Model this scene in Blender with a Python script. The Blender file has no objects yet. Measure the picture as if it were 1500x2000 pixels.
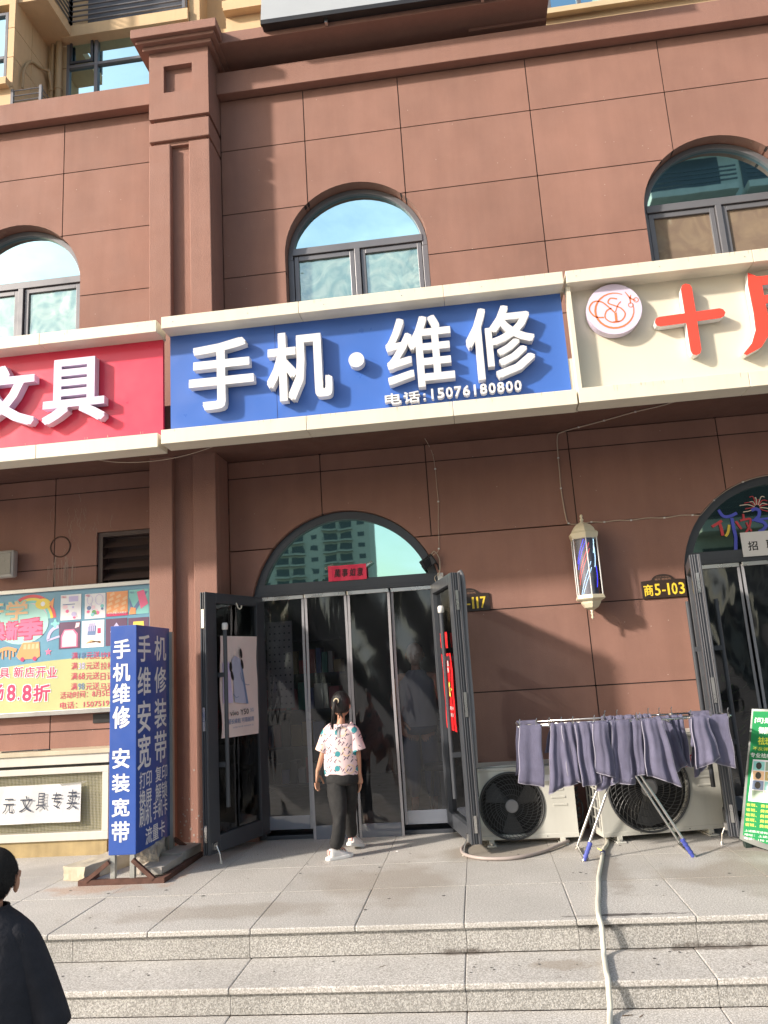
import bpy, bmesh, math, random
from mathutils import Vector, Matrix
from math import sin, cos, pi, sqrt, radians, atan2
random.seed(7)
S = bpy.context.scene
COL = S.collection

# ---------------------------------------------------------------- camera, sky, sun, exposure
cam = bpy.data.cameras.new('camera'); camo = bpy.data.objects.new('camera', cam); COL.objects.link(camo)
cam.sensor_fit = 'VERTICAL'; cam.sensor_height = 24.0; cam.lens = 24.0 * 1503.0 / 2000.0
cam.clip_start = 0.05; cam.clip_end = 2000
P_, Y_, R_ = radians(11.596), radians(6.014), radians(-3.612)
f1 = Vector((-sin(Y_), cos(Y_), 0)); r1 = Vector((cos(Y_), sin(Y_), 0))
fw = cos(P_) * f1 + Vector((0, 0, sin(P_))); u2 = -sin(P_) * f1 + Vector((0, 0, cos(P_)))
rt = cos(R_) * r1 + sin(R_) * u2; up = -sin(R_) * r1 + cos(R_) * u2
mw = Matrix((rt, up, -fw)).transposed().to_4x4(); mw.translation = Vector((0, -6.8, 1.36))
camo.matrix_world = mw
S.camera = camo
S.render.resolution_x = 768; S.render.resolution_y = 1024

SUN = Vector((1.55, 1.0, -0.95)).normalized()
w = bpy.data.worlds.new("World"); S.world = w; w.use_nodes = True
nt = w.node_tree; nt.nodes.clear()
sky = nt.nodes.new('ShaderNodeTexSky'); sky.sky_type = 'NISHITA'; sky.sun_disc = False
sky.sun_elevation = math.asin(-SUN.z); sky.sun_rotation = atan2(-SUN.x, -SUN.y)
sky.air_density = 1.3; sky.dust_density = 2.5; sky.ozone_density = 1.2
bg = nt.nodes.new('ShaderNodeBackground'); bg.inputs['Strength'].default_value = 0.13
wo = nt.nodes.new('ShaderNodeOutputWorld')
tc = nt.nodes.new('ShaderNodeTexCoord')
mp = nt.nodes.new('ShaderNodeMapping'); mp.inputs['Scale'].default_value = (1, 1, 2.4)
cn = nt.nodes.new('ShaderNodeTexNoise'); cn.inputs['Scale'].default_value = 3.2; cn.inputs['Detail'].default_value = 9; cn.inputs['Roughness'].default_value = .6
cn.inputs['Distortion'].default_value = .5
cr = nt.nodes.new('ShaderNodeValToRGB'); cr.color_ramp.elements[0].position = .47; cr.color_ramp.elements[1].position = .75
mx = nt.nodes.new('ShaderNodeMix'); mx.data_type = 'RGBA'
mx.inputs[7].default_value = (6.0, 6.5, 7.0, 1)
nt.links.new(tc.outputs['Generated'], mp.inputs[0]); nt.links.new(mp.outputs[0], cn.inputs['Vector'])
nt.links.new(cn.outputs[0], cr.inputs[0]); nt.links.new(cr.outputs[0], mx.inputs[0])
nt.links.new(sky.outputs[0], mx.inputs[6]); nt.links.new(mx.outputs[2], bg.inputs[0]); nt.links.new(bg.outputs[0], wo.inputs[0])

sun = bpy.data.lights.new('sun', 'SUN'); sun.energy = 3.9; sun.angle = radians(3.2); sun.color = (1.0, .90, .79)
suno = bpy.data.objects.new('sun', sun); COL.objects.link(suno)
suno.rotation_euler = SUN.to_track_quat('-Z', 'Y').to_euler(); suno.location = (-20, -20, 30)
S.view_settings.view_transform = 'Standard'; S.view_settings.look = 'None'; S.view_settings.gamma = 1
S.view_settings.exposure = 0.75; S.view_settings.use_curve_mapping = False
S.cycles.max_bounces = 8; S.cycles.transparent_max_bounces = 16

# ---------------------------------------------------------------- helpers
def lin(h):
    h = h.lstrip('#'); v = [int(h[i:i+2], 16) / 255 for i in (0, 2, 4)]
    return tuple((x / 12.92 if x <= .04045 else ((x + .055) / 1.055) ** 2.4) for x in v) + (1,)
def col(c):
    return lin(c) if isinstance(c, str) else (tuple(c) + (1,))[:4]
MATS = {}
def mat(name, c, rough=.6, metal=0.0, var=.1, vscale=2.0, bump=0.0, bscale=60, streak=0.0, specks=0.0, rnd=0.0, spec=.5, coat=0.0, sscale=(14, 14, .8)):
    if name in MATS: return MATS[name]
    m = bpy.data.materials.new(name); m.use_nodes = True; n = m.node_tree.nodes; l = m.node_tree.links
    b = n['Principled BSDF']; c = col(c)
    b.inputs['Roughness'].default_value = rough; b.inputs['Metallic'].default_value = metal
    b.inputs['Specular IOR Level'].default_value = spec; b.inputs['Coat Weight'].default_value = coat
    t = n.new('ShaderNodeTexCoord'); src = None
    def noise(scale, detail=6, vec=None, r=.6):
        x = n.new('ShaderNodeTexNoise'); x.inputs['Scale'].default_value = scale; x.inputs['Detail'].default_value = detail
        x.inputs['Roughness'].default_value = r; l.new(vec or t.outputs['Object'], x.inputs['Vector']); return x.outputs[0]
    def remap(o, a, bb, lo, hi):
        x = n.new('ShaderNodeMapRange'); x.inputs[1].default_value = a; x.inputs[2].default_value = bb
        x.inputs[3].default_value = lo; x.inputs[4].default_value = hi; l.new(o, x.inputs[0]); return x.outputs[0]
    def mul(a, bb):
        x = n.new('ShaderNodeMath'); x.operation = 'MULTIPLY'; l.new(a, x.inputs[0])
        if isinstance(bb, float): x.inputs[1].default_value = bb
        else: l.new(bb, x.inputs[1])
        return x.outputs[0]
    f = remap(noise(vscale), .3, .7, 1 - var, 1 + var)
    if streak:
        mpn = n.new('ShaderNodeMapping'); mpn.inputs['Scale'].default_value = sscale; l.new(t.outputs['Object'], mpn.inputs[0])
        f = mul(f, remap(noise(1.0, 5, mpn.outputs[0]), .35, .7, 1 + streak * .4, 1 - streak))
    if rnd:
        oi = n.new('ShaderNodeObjectInfo'); f = mul(f, remap(oi.outputs['Random'], 0, 1, 1 - rnd, 1 + rnd))
    vm = n.new('ShaderNodeVectorMath'); vm.operation = 'SCALE'; vm.inputs[0].default_value = c[:3]; l.new(f, vm.inputs['Scale'])
    out = vm.outputs[0]
    if specks:
        v = n.new('ShaderNodeTexVoronoi'); v.inputs['Scale'].default_value = 9; l.new(t.outputs['Object'], v.inputs['Vector'])
        k = remap(v.outputs['Distance'], .02, .05, specks, 0)
        mm = n.new('ShaderNodeMix'); mm.data_type = 'RGBA'; l.new(k, mm.inputs[0]); l.new(out, mm.inputs[6]); mm.inputs[7].default_value = (.6, .52, .45, 1)
        out = mm.outputs[2]
    l.new(out, b.inputs['Base Color'])
    rr = remap(noise(vscale * 3), .3, .7, max(0, rough - .08), min(1, rough + .08)); l.new(rr, b.inputs['Roughness'])
    if bump:
        bp = n.new('ShaderNodeBump'); bp.inputs['Strength'].default_value = bump; bp.inputs['Distance'].default_value = .01
        l.new(noise(bscale, 4), bp.inputs['Height']); l.new(bp.outputs[0], b.inputs['Normal'])
    MATS[name] = m; return m

def granite(name, c, dark, strength, scale=170, rust=False, bump=.2, rnd=.06, wet=False):
    if name in MATS: return MATS[name]
    m = mat(name, c, .62, var=.16, vscale=1.3, rnd=rnd, bump=bump, bscale=160)
    n = m.node_tree.nodes; l = m.node_tree.links; b = n['Principled BSDF']
    t = [x for x in n if x.type == 'TEX_COORD'][0]
    src = b.inputs['Base Color'].links[0].from_socket
    x = n.new('ShaderNodeTexNoise'); x.inputs['Scale'].default_value = scale; x.inputs['Detail'].default_value = 3; x.inputs['Roughness'].default_value = .8
    l.new(t.outputs['Object'], x.inputs['Vector'])
    r = n.new('ShaderNodeMapRange'); r.inputs[1].default_value = .42; r.inputs[2].default_value = .62; r.inputs[3].default_value = strength; r.inputs[4].default_value = 0
    l.new(x.outputs[0], r.inputs[0])
    mm = n.new('ShaderNodeMix'); mm.data_type = 'RGBA'; l.new(r.outputs[0], mm.inputs[0]); l.new(src, mm.inputs[6]); mm.inputs[7].default_value = col(dark)
    out = mm.outputs[2]
    def blob(out, centre, sx, sy, sz, color, amt, ns):
        mpn = n.new('ShaderNodeMapping'); mpn.vector_type = 'TEXTURE'; mpn.inputs['Location'].default_value = centre; mpn.inputs['Scale'].default_value = (sx, sy, sz)
        l.new(t.outputs['Object'], mpn.inputs[0])
        ln = n.new('ShaderNodeVectorMath'); ln.operation = 'LENGTH'; l.new(mpn.outputs[0], ln.inputs[0])
        nn = n.new('ShaderNodeTexNoise'); nn.inputs['Scale'].default_value = ns; nn.inputs['Detail'].default_value = 6; l.new(t.outputs['Object'], nn.inputs['Vector'])
        a = n.new('ShaderNodeMath'); a.operation = 'MULTIPLY_ADD'; a.inputs[1].default_value = 2.2; l.new(nn.outputs[0], a.inputs[0]); a.inputs[2].default_value = -1.1
        s = n.new('ShaderNodeMath'); s.operation = 'ADD'; l.new(ln.outputs['Value'], s.inputs[0]); l.new(a.outputs[0], s.inputs[1])
        q = n.new('ShaderNodeMapRange'); q.inputs[1].default_value = .55; q.inputs[2].default_value = 1.1; q.inputs[3].default_value = amt; q.inputs[4].default_value = 0; l.new(s.outputs[0], q.inputs[0])
        m2 = n.new('ShaderNodeMix'); m2.data_type = 'RGBA'; l.new(q.outputs[0], m2.inputs[0]); l.new(out, m2.inputs[6]); m2.inputs[7].default_value = col(color)
        return m2.outputs[2]
    if rust:
        out = blob(out, (-2.80, -1.34, 0), .40, .12, .3, '#a5764f', .42, 7)
        out = blob(out, (-2.27, -.95, 0), .07, .40, .3, '#a5764f', .35, 8)
        out = blob(out, (-3.3, -.9, 0), .7, .3, .3, '#8c8a86', .45, 3)
        out = blob(out, (.66, -2.215, 0), .30, .022, .2, '#2e2825', .8, 16)
        out = blob(out, (.1, -.7, 0), .6, .25, .2, '#857a6c', .6, 3)
        out = blob(out, (1.6, -1.5, 0), .6, .4, .2, '#857a6c', .5, 3)
        out = blob(out, (-.7, -1.4, 0), .5, .5, .2, '#857a6c', .45, 3)
        out = blob(out, (-1.7, -1.95, 0), .9, .16, .2, '#857a6c', .4, 4)
        out = blob(out, (1.9, -.9, 0), .5, .2, .2, '#857a6c', .5, 5)
        out = blob(out, (.75, -1.35, 0), .10, .6, .2, '#7a6f62', .4, 7)
    if wet:
        out = blob(out, (.54, -2.26, -.02), .14, .2, .05, '#1f1b19', .85, 16)
        out = blob(out, (1.05, -2.27, -.15), .35, .025, .02, '#3a2c22', .7, 12)
        out = blob(out, (-.18, -2.265, -.15), .2, .022, .02, '#3a2c22', .7, 12)
        out = blob(out, (.3, -2.45, -.155), .16, .07, .02, '#8f8578', .6, 9)
    l.new(out, b.inputs['Base Color']); return m

def kind(o, k): o['kind'] = k; return o
def thing(name, label, cat, loc=(0, 0, 0), rz=0.0, group=None, kd=None):
    o = bpy.data.objects.new(name, None); COL.objects.link(o); o.location = loc; o.rotation_euler = (0, 0, rz)
    o.empty_display_size = .1
    if kd: o['kind'] = kd
    else: o['label'] = label; o['category'] = cat
    if group: o['group'] = group
    return o
def tag(o, label, cat, group=None):
    o['label'] = label; o['category'] = cat
    if group: o['group'] = group
    return o
def world_of(o):
    m = Matrix.LocRotScale(o.location, o.rotation_euler, None)
    if o.parent: m = world_of(o.parent) @ o.matrix_parent_inverse @ m
    return m
def link(name, me, m, parent=None, local=False, smooth=False, bevel=0.0, bseg=2):
    o = bpy.data.objects.new(name, me); COL.objects.link(o)
    if m:
        me.materials.clear(); me.materials.append(m)
    if parent:
        o.parent = parent
        if not local: o.matrix_parent_inverse = world_of(parent).inverted()
    if smooth:
        for p in me.polygons: p.use_smooth = True
    if bevel:
        b = o.modifiers.new('bevel', 'BEVEL'); b.width = bevel; b.segments = bseg; b.limit_method = 'ANGLE'; b.angle_limit = radians(40)
    return o

class MB:
    def __init__(s): s.v = []; s.f = []
    def add(s, vs, fs):
        k = len(s.v); s.v += [tuple(v) for v in vs]; s.f += [tuple(i + k for i in f) for f in fs]; return s
    def box(s, x0, x1, y0, y1, z0, z1, M=None):
        vs = [(x, y, z) for x in (x0, x1) for y in (y0, y1) for z in (z0, z1)]
        if M is not None: vs = [M @ Vector(v) for v in vs]
        return s.add(vs, [(0, 1, 3, 2), (4, 6, 7, 5), (0, 4, 5, 1), (2, 3, 7, 6), (0, 2, 6, 4), (1, 5, 7, 3)])
    def tube(s, pts, r, n=10, closed=False, cap=True):
        pts = [Vector(p) for p in pts]; m = len(pts); k = len(s.v); ref = None
        rs = r if isinstance(r, (list, tuple)) else [r] * m
        for i, p in enumerate(pts):
            a = pts[(i - 1) % m] if (closed or i > 0) else p; b = pts[(i + 1) % m] if (closed or i < m - 1) else p
            d = (b - a).normalized()
            if ref is None: ref = Vector((0, 0, 1)) if abs(d.z) < .9 else Vector((1, 0, 0))
            x = d.cross(ref)
            if x.length < 1e-5: x = d.orthogonal()
            x.normalize(); y = x.cross(d).normalized(); ref = y
            for j in range(n):
                t = 2 * pi * j / n; s.v.append(tuple(p + rs[i] * (cos(t) * x + sin(t) * y)))
        for i in range(m if closed else m - 1):
            for j in range(n):
                a = k + i * n + j; b = k + i * n + (j + 1) % n; c = k + ((i + 1) % m) * n + (j + 1) % n; d = k + ((i + 1) % m) * n + j
                s.f.append((a, b, c, d))
        if cap and not closed:
            s.f.append(tuple(k + j for j in range(n))[::-1]); s.f.append(tuple(k + (m - 1) * n + j for j in range(n)))
        return s
    def prism(s, poly, T, d0, d1):
        """poly: 2D outline; T maps (u, v, depth) to a point"""
        n = len(poly)
        a = [T(u, v, d0) for u, v in poly]; b = [T(u, v, d1) for u, v in poly]
        return s.add(a + b, [tuple(range(n)), tuple(range(2 * n - 1, n - 1, -1))] + [(i, i + n, (i + 1) % n + n, (i + 1) % n) for i in range(n)])
    def lathe(s, prof, c, n=24, ang=0.0):
        k = len(s.v)
        for r, z in prof:
            for j in range(n):
                t = 2 * pi * j / n + ang; s.v.append((c[0] + r * cos(t), c[1] + r * sin(t), c[2] + z))
        for i in range(len(prof) - 1):
            for j in range(n):
                s.f.append((k + i * n + j, k + i * n + (j + 1) % n, k + (i + 1) * n + (j + 1) % n, k + (i + 1) * n + j))
        s.f.append(tuple(k + j for j in range(n))[::-1]); s.f.append(tuple(k + (len(prof) - 1) * n + j for j in range(n)))
        return s
    def loft(s, rings, cap=True):
        k = len(s.v); n = len(rings[0])
        for r in rings: s.v += [tuple(p) for p in r]
        for i in range(len(rings) - 1):
            for j in range(n):
                s.f.append((k + i * n + j, k + i * n + (j + 1) % n, k + (i + 1) * n + (j + 1) % n, k + (i + 1) * n + j))
        if cap:
            s.f.append(tuple(k + j for j in range(n))[::-1]); s.f.append(tuple(k + (len(rings) - 1) * n + j for j in range(n)))
        return s
    def mesh(s, name='mesh', fix=True):
        me = bpy.data.meshes.new(name); me.from_pydata(s.v, [], s.f)
        if fix:
            bm = bmesh.new(); bm.from_mesh(me); bmesh.ops.recalc_face_normals(bm, faces=bm.faces); bm.to_mesh(me); bm.free()
        me.update(); return me
    def build(s, name, m, parent=None, **k): return link(name, s.mesh(name), m, parent, **k)
def bx(name, x0, x1, y0, y1, z0, z1, m, parent=None, **k): return MB().box(x0, x1, y0, y1, z0, z1).build(name, m, parent, **k)

def plane_T(O, U, V, N):
    O, U, V, N = map(Vector, (O, U, V, N))
    return lambda u, v, d=0.0: O + u * U + v * V + d * N
FRONT = lambda y: plane_T((0, y, 0), (1, 0, 0), (0, 0, 1), (0, -1, 0))
def text_mesh(body, u0, u1, v0, v1, T, depth, bold=.02, thick=0.0, fit=True, shear=0.0):
    """lettering filling the box u0..u1 x v0..v1 on the plane T, faces 'depth' off it; weight is added by
    stacking slightly shifted copies of the outline, each a hair behind the last"""
    c = bpy.data.curves.new('lettering', 'FONT'); c.body = body; c.size = 1; c.extrude = .05 if thick else 0.0
    c.resolution_u = 2; c.shear = shear
    o = bpy.data.objects.new('lettering', c); COL.objects.link(o)
    dg = bpy.context.evaluated_depsgraph_get(); me = bpy.data.meshes.new_from_object(o.evaluated_get(dg))
    bpy.data.objects.remove(o); bpy.data.curves.remove(c)
    P = [v.co.copy() for v in me.vertices]; F = [tuple(p.vertices) for p in me.polygons]
    if not P: return me
    bpy.data.meshes.remove(me)
    x0, x1 = min(p.x for p in P), max(p.x for p in P); y0, y1 = min(p.y for p in P), max(p.y for p in P)
    h = v1 - v0; b = max(0.0, bold) * .62 * h
    if (x1 - x0) > 1.6 * (y1 - y0) or len(body) > 1: b = min(b, .014 * h)
    sx = (u1 - u0 - 2 * b) / (x1 - x0); sy = (h - 2 * b) / (y1 - y0)
    if not fit: sx = sy
    if body == '1':
        u0 += max(0.0, (u1 - u0 - 2 * b - (x1 - x0) * sy) / 2); sx = sy
    sh = [(0, 0)]
    if b > 0:
        sh += [(-b, -b), (b, -b), (b, b), (-b, b)] + ([(-b, 0), (b, 0), (0, b), (0, -b)] if h > .12 else [])
    st = .00035 if thick else .00012; m = MB()
    for i, (dx, dy) in enumerate(sh):
        dx *= 1 - .035 * i; dy *= 1 - .035 * i      # no two copies share a plane
        m.add([T(u0 + b + (p.x - x0) * sx + dx, v0 + b + (p.y - y0) * sy + dy, depth - i * st + (thick * (p.z / .05 - 1) / 2 if thick else 0.0)) for p in P], F)
    return m.mesh('lettering', False)
def text(name, body, u0, u1, v0, v1, T, depth, m, parent, bold=.02, thick=0.0, **k):
    return link(name, text_mesh(body, u0, u1, v0, v1, T, depth, bold, thick, **k), m, parent)
def poly(name, pts, T, d, m, parent=None, thick=0.0, **k):
    if thick: return MB().prism(pts, T, d, d - thick).build(name, m, parent, **k)
    return link(name, MB().add([T(u, v, d) for u, v in pts], [tuple(range(len(pts)))]).mesh(name, False), m, parent, **k)
def circle(cx, cy, r, n=24, a0=0.0, a1=2 * pi, ry=None):
    return [(cx + r * cos(a0 + (a1 - a0) * i / n), cy + (ry or r) * sin(a0 + (a1 - a0) * i / n)) for i in range(n)]
def stroke(pts, wd):
    """outline of a brush stroke through 2D points"""
    L = []; Rr = []; ws = wd if isinstance(wd, (list, tuple)) else [wd] * len(pts)
    for i, p in enumerate(pts):
        a = pts[max(0, i - 1)]; b = pts[min(len(pts) - 1, i + 1)]
        dx, dy = b[0] - a[0], b[1] - a[1]; q = sqrt(dx * dx + dy * dy) or 1; nx, ny = -dy / q, dx / q
        L.append((p[0] + nx * ws[i] / 2, p[1] + ny * ws[i] / 2)); Rr.append((p[0] - nx * ws[i] / 2, p[1] - ny * ws[i] / 2))
    return L + Rr[::-1]
def strip_mesh(mb, pts, wd, T, d, thick=0.0):
    o = stroke(pts, wd); n = len(pts)
    for i in range(n - 1):
        q = [o[i], o[i + 1], o[2 * n - 2 - i], o[2 * n - 1 - i]]
        if thick: mb.prism(q, T, d, d - thick)
        else: mb.add([T(u, v, d) for u, v in q], [(0, 1, 2, 3)])
    return mb
def smoothpts(pts, k=6):
    out = []; n = len(pts)
    for i in range(n - 1):
        p0 = Vector(pts[max(0, i - 1)]); p1 = Vector(pts[i]); p2 = Vector(pts[i + 1]); p3 = Vector(pts[min(n - 1, i + 2)])
        for j in range(k):
            t = j / k
            out.append(tuple(.5 * ((2 * p1) + (p2 - p0) * t + (2 * p0 - 5 * p1 + 4 * p2 - p3) * t * t + (3 * p1 - p0 - 3 * p2 + p3) * t ** 3)))
    out.append(tuple(pts[-1])); return out

# ---------------------------------------------------------------- glass
def glass_coated(name, base, tint, refl, wave=0.0, wscale=4.0, rough=.015, patch=None):
    m = bpy.data.materials.new(name); m.use_nodes = True; n = m.node_tree.nodes; l = m.node_tree.links; n.clear()
    o = n.new('ShaderNodeOutputMaterial'); mixs = n.new('ShaderNodeMixShader'); d = n.new('ShaderNodeBsdfDiffuse'); g = n.new('ShaderNodeBsdfGlossy')
    d.inputs[0].default_value = col(base); g.inputs[0].default_value = col(tint); g.inputs['Roughness'].default_value = rough
    fr = n.new('ShaderNodeFresnel'); fr.inputs[0].default_value = 1.5
    a = n.new('ShaderNodeMath'); a.operation = 'ADD'; a.use_clamp = True; a.inputs[1].default_value = refl; l.new(fr.outputs[0], a.inputs[0])
    l.new(a.outputs[0], mixs.inputs[0]); l.new(d.outputs[0], mixs.inputs[1]); l.new(g.outputs[0], mixs.inputs[2]); l.new(mixs.outputs[0], o.inputs[0])
    t = n.new('ShaderNodeTexCoord')
    if patch:
        nn = n.new('ShaderNodeTexNoise'); nn.inputs['Scale'].default_value = 3.5; nn.inputs['Detail'].default_value = 8; nn.inputs['Distortion'].default_value = 2.5
        l.new(t.outputs['Object'], nn.inputs['Vector'])
        r = n.new('ShaderNodeValToRGB'); r.color_ramp.elements[0].color = col(base); r.color_ramp.elements[1].color = col(patch)
        r.color_ramp.elements[0].position = .4; r.color_ramp.elements[1].position = .65
        l.new(nn.outputs[0], r.inputs[0]); l.new(r.outputs[0], d.inputs[0])
    if wave:
        nn = n.new('ShaderNodeTexNoise'); nn.inputs['Scale'].default_value = wscale; nn.inputs['Detail'].default_value = 2; nn.inputs['Distortion'].default_value = .8
        l.new(t.outputs['Object'], nn.inputs['Vector'])
        b = n.new('ShaderNodeBump'); b.inputs['Strength'].default_value = wave; b.inputs['Distance'].default_value = .05
        l.new(nn.outputs[0], b.inputs['Height']); l.new(b.outputs[0], g.inputs['Normal'])
    return m
def glass_clear(name, tint, refl=.06, wave=0.0, wscale=3.0, stretch=(1, 1, .4), rough=.02, gcol=(1, 1, 1), haze=0.0, hcol='#8a8d92'):
    m = bpy.data.materials.new(name); m.use_nodes = True; n = m.node_tree.nodes; l = m.node_tree.links; n.clear()
    o = n.new('ShaderNodeOutputMaterial'); mixs = n.new('ShaderNodeMixShader'); d = n.new('ShaderNodeBsdfTransparent'); g = n.new('ShaderNodeBsdfGlossy')
    d.inputs[0].default_value = col(tint); g.inputs['Roughness'].default_value = rough; g.inputs[0].default_value = col(gcol)
    fr = n.new('ShaderNodeFresnel'); fr.inputs[0].default_value = 1.5
    a = n.new('ShaderNodeMath'); a.operation = 'ADD'; a.use_clamp = True; a.inputs[1].default_value = refl; l.new(fr.outputs[0], a.inputs[0])
    l.new(a.outputs[0], mixs.inputs[0]); l.new(mixs.outputs[0], o.inputs[0]); l.new(g.outputs[0], mixs.inputs[2])
    if haze:
        df = n.new('ShaderNodeBsdfDiffuse'); df.inputs[0].default_value = col(hcol); m2 = n.new('ShaderNodeMixShader'); m2.inputs[0].default_value = haze
        l.new(d.outputs[0], m2.inputs[1]); l.new(df.outputs[0], m2.inputs[2]); l.new(m2.outputs[0], mixs.inputs[1])
    else: l.new(d.outputs[0], mixs.inputs[1])
    if wave:
        t = n.new('ShaderNodeTexCoord'); mpn = n.new('ShaderNodeMapping'); mpn.inputs['Scale'].default_value = stretch
        nn = n.new('ShaderNodeTexNoise'); nn.inputs['Scale'].default_value = wscale; nn.inputs['Detail'].default_value = 2; nn.inputs['Distortion'].default_value = 1.5
        l.new(t.outputs['Object'], mpn.inputs[0]); l.new(mpn.outputs[0], nn.inputs['Vector'])
        b = n.new('ShaderNodeBump'); b.inputs['Strength'].default_value = wave; b.inputs['Distance'].default_value = .05
        l.new(nn.outputs[0], b.inputs['Height']); l.new(b.outputs[0], g.inputs['Normal']); l.new(b.outputs[0], fr.inputs['Normal'])
    return m
def emit(name, c, s):
    m = bpy.data.materials.new(name); m.use_nodes = True; b = m.node_tree.nodes['Principled BSDF']
    b.inputs['Base Color'].default_value = col(c); b.inputs['Emission Color'].default_value = col(c); b.inputs['Emission Strength'].default_value = s
    return m

BROWN = mat('brown stucco', (.278, .148, .115), .85, var=.15, vscale=.9, bump=.35, bscale=140, streak=.09, rnd=.04, specks=.55, sscale=(5, 5, .7))
BROWN2 = mat('brown stucco of pilaster', (.292, .157, .123), .85, var=.07, vscale=1.5, bump=.5, bscale=120, streak=.06)
JOINT = mat('dark joint sealant', (.035, .022, .022), .9)
CREAMM = mat('cream aluminium trim', (.72, .67, .55), .45, var=.03, vscale=2, streak=.04)
FRAME = mat('grey aluminium frame', (.060, .066, .078), .38, metal=.25, var=.06)
FRAMEL = mat('light grey aluminium frame', (.17, .17, .185), .38, metal=.3, var=.06)
WHITE = mat('white paint', (.66, .66, .65), .5, var=.03)
YEL = mat('tan render', (.62, .45, .27), .85, var=.06, bump=.2, streak=.05)
STEEL = mat('polished steel', (.62, .61, .60), .28, metal=1.0, var=.05)
BLACK = mat('black plastic', (.015, .015, .017), .45, var=.1)
GW = glass_coated('coated window glass', '#10282e', (.58, .87, .94), .82, wave=.007, wscale=1.5)
# ================================================================ the podium building
podium = thing('podium_building', 'brown stucco shop building with arched windows, stone-grey joints and one stepped pilaster', 'building')
UPW = [dict(cx=-4.37, r=.705, cz=5.43, zb=4.62), dict(cx=-.833, r=.705, cz=5.43, zb=4.62), dict(cx=2.63, r=.705, cz=5.43, zb=4.62)]
DRS = [dict(cx=-1.107, r=.863, cz=1.95, zb=-.5), dict(cx=2.685, r=.863, cz=1.95, zb=-.5)]
RECT = [dict(x0=-3.45, x1=-2.90, zb=2.12, zt=2.80)]
def hole_at(h, x):
    if 'r' in h:
        d = x - h['cx']
        if abs(d) > h['r'] + 1e-9: return None
        return h['zb'], h['cz'] + sqrt(max(0, h['r'] ** 2 - d * d))
    return (h['zb'], h['zt']) if h['x0'] - 1e-9 <= x <= h['x1'] + 1e-9 else None
def wall_piece(x0, x1, z0, z1, holes, yf=0.0, depth=.15):
    xs = {x0, x1}
    for h in holes:
        if 'r' in h:
            c = [h['cx'] - h['r'] * cos(pi * i / 28) for i in range(29)]
            for L in (z0, z1):
                q = h['r'] ** 2 - (L - h['cz']) ** 2
                if q > 0: c += [h['cx'] - sqrt(q), h['cx'] + sqrt(q)]
        else: c = [h['x0'], h['x1']]
        xs |= {x for x in c if x0 < x < x1}
    xs = sorted(xs); bm = bmesh.new(); n = 0
    for a, b in zip(xs[:-1], xs[1:]):
        if b - a < 1e-5: continue
        mid = (a + b) / 2; segs = [((z0, z1), (z0, z1))]
        for h in holes:
            if hole_at(h, mid):
                ha = hole_at(h, a) or (h['zb'], h.get('cz', 0)); hb = hole_at(h, b) or (h['zb'], h.get('cz', 0))
                lo = min(max(h['zb'], z0), z1); ta = min(max(ha[1], z0), z1); tb = min(max(hb[1], z0), z1)
                segs = [((z0, lo), (z0, lo)), ((ta, z1), (tb, z1))]
        for (a0, a1), (b0, b1) in segs:
            pts = [(a, a0), (b, b0), (b, b1), (a, a1)]
            if a1 - a0 < 1e-5 and b1 - b0 < 1e-5: continue
            vs = []
            for p in pts:
                if not vs or (abs(p[0] - vs[-1][0]) + abs(p[1] - vs[-1][1])) > 1e-5: vs.append(p)
            if len(vs) > 2 and (abs(vs[0][0] - vs[-1][0]) + abs(vs[0][1] - vs[-1][1])) < 1e-5: vs.pop()
            if len(vs) < 3: continue
            bm.faces.new([bm.verts.new((u, yf, v)) for u, v in vs]); n += 1
    if not n: bm.free(); return None
    bmesh.ops.remove_doubles(bm, verts=bm.verts, dist=1e-4)
    r = bmesh.ops.extrude_face_region(bm, geom=bm.faces[:])
    for v in [g for g in r['geom'] if isinstance(g, bmesh.types.BMVert)]: v.co.y = yf + depth
    bmesh.ops.recalc_face_normals(bm, faces=bm.faces)
    me = bpy.data.meshes.new('wall_panel'); bm.to_mesh(me); bm.free(); return me
G = .005
def islands(me):
    bm = bmesh.new(); bm.from_mesh(me); left = set(bm.faces); out = []
    while left:
        f = left.pop(); comp = {f}; stack = [f]
        while stack:
            for e in stack.pop().edges:
                for g in e.link_faces:
                    if g not in comp: comp.add(g); left.discard(g); stack.append(g)
        out.append(comp)
    if len(out) == 1: bm.free(); return [me]
    res = []
    for comp in out:
        ix = {}; vs = []; fs = []
        for f in comp:
            for v in f.verts:
                if v not in ix: ix[v] = len(vs); vs.append(tuple(v.co))
            fs.append(tuple(ix[v] for v in f.verts))
        m2 = bpy.data.meshes.new('wall_panel'); m2.from_pydata(vs, [], fs); m2.update(); res.append(m2)
    bm.free(); return res
def panels(xs, zs, holes):
    for a, b in zip(xs[:-1], xs[1:]):
        for c, d in zip(zs[:-1], zs[1:]):
            hs = [h for h in holes if (h['cx'] - h['r'] < b and h['cx'] + h['r'] > a if 'r' in h else h['x0'] < b and h['x1'] > a)]
            me = wall_piece(a + G, b - G, c + G, d - G, hs)
            if me:
                for q in islands(me): link('wall_panel', q, BROWN, podium)
    me_all = []
    for x in xs[1:-1]:
        me_all.append(wall_piece(x - .012, x + .012, zs[0], zs[-1], [h for h in holes if abs(x - h.get('cx', (h.get('x0', 0) + h.get('x1', 0)) / 2)) < h.get('r', .3)], .006, .06))
    for z in zs[1:-1]:
        me_all.append(wall_piece(xs[0], xs[-1], z - .012, z + .012, holes, .006, .06))
    for me in [m for m in me_all if m]:
        for q in islands(me): link('joint', q, JOINT, podium)
XR = [-2.165, -1.285, -.305, .98, 2.268, 3.53, 5.2]
XL = [-6.6, -5.13, -3.87, -2.78]
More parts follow.
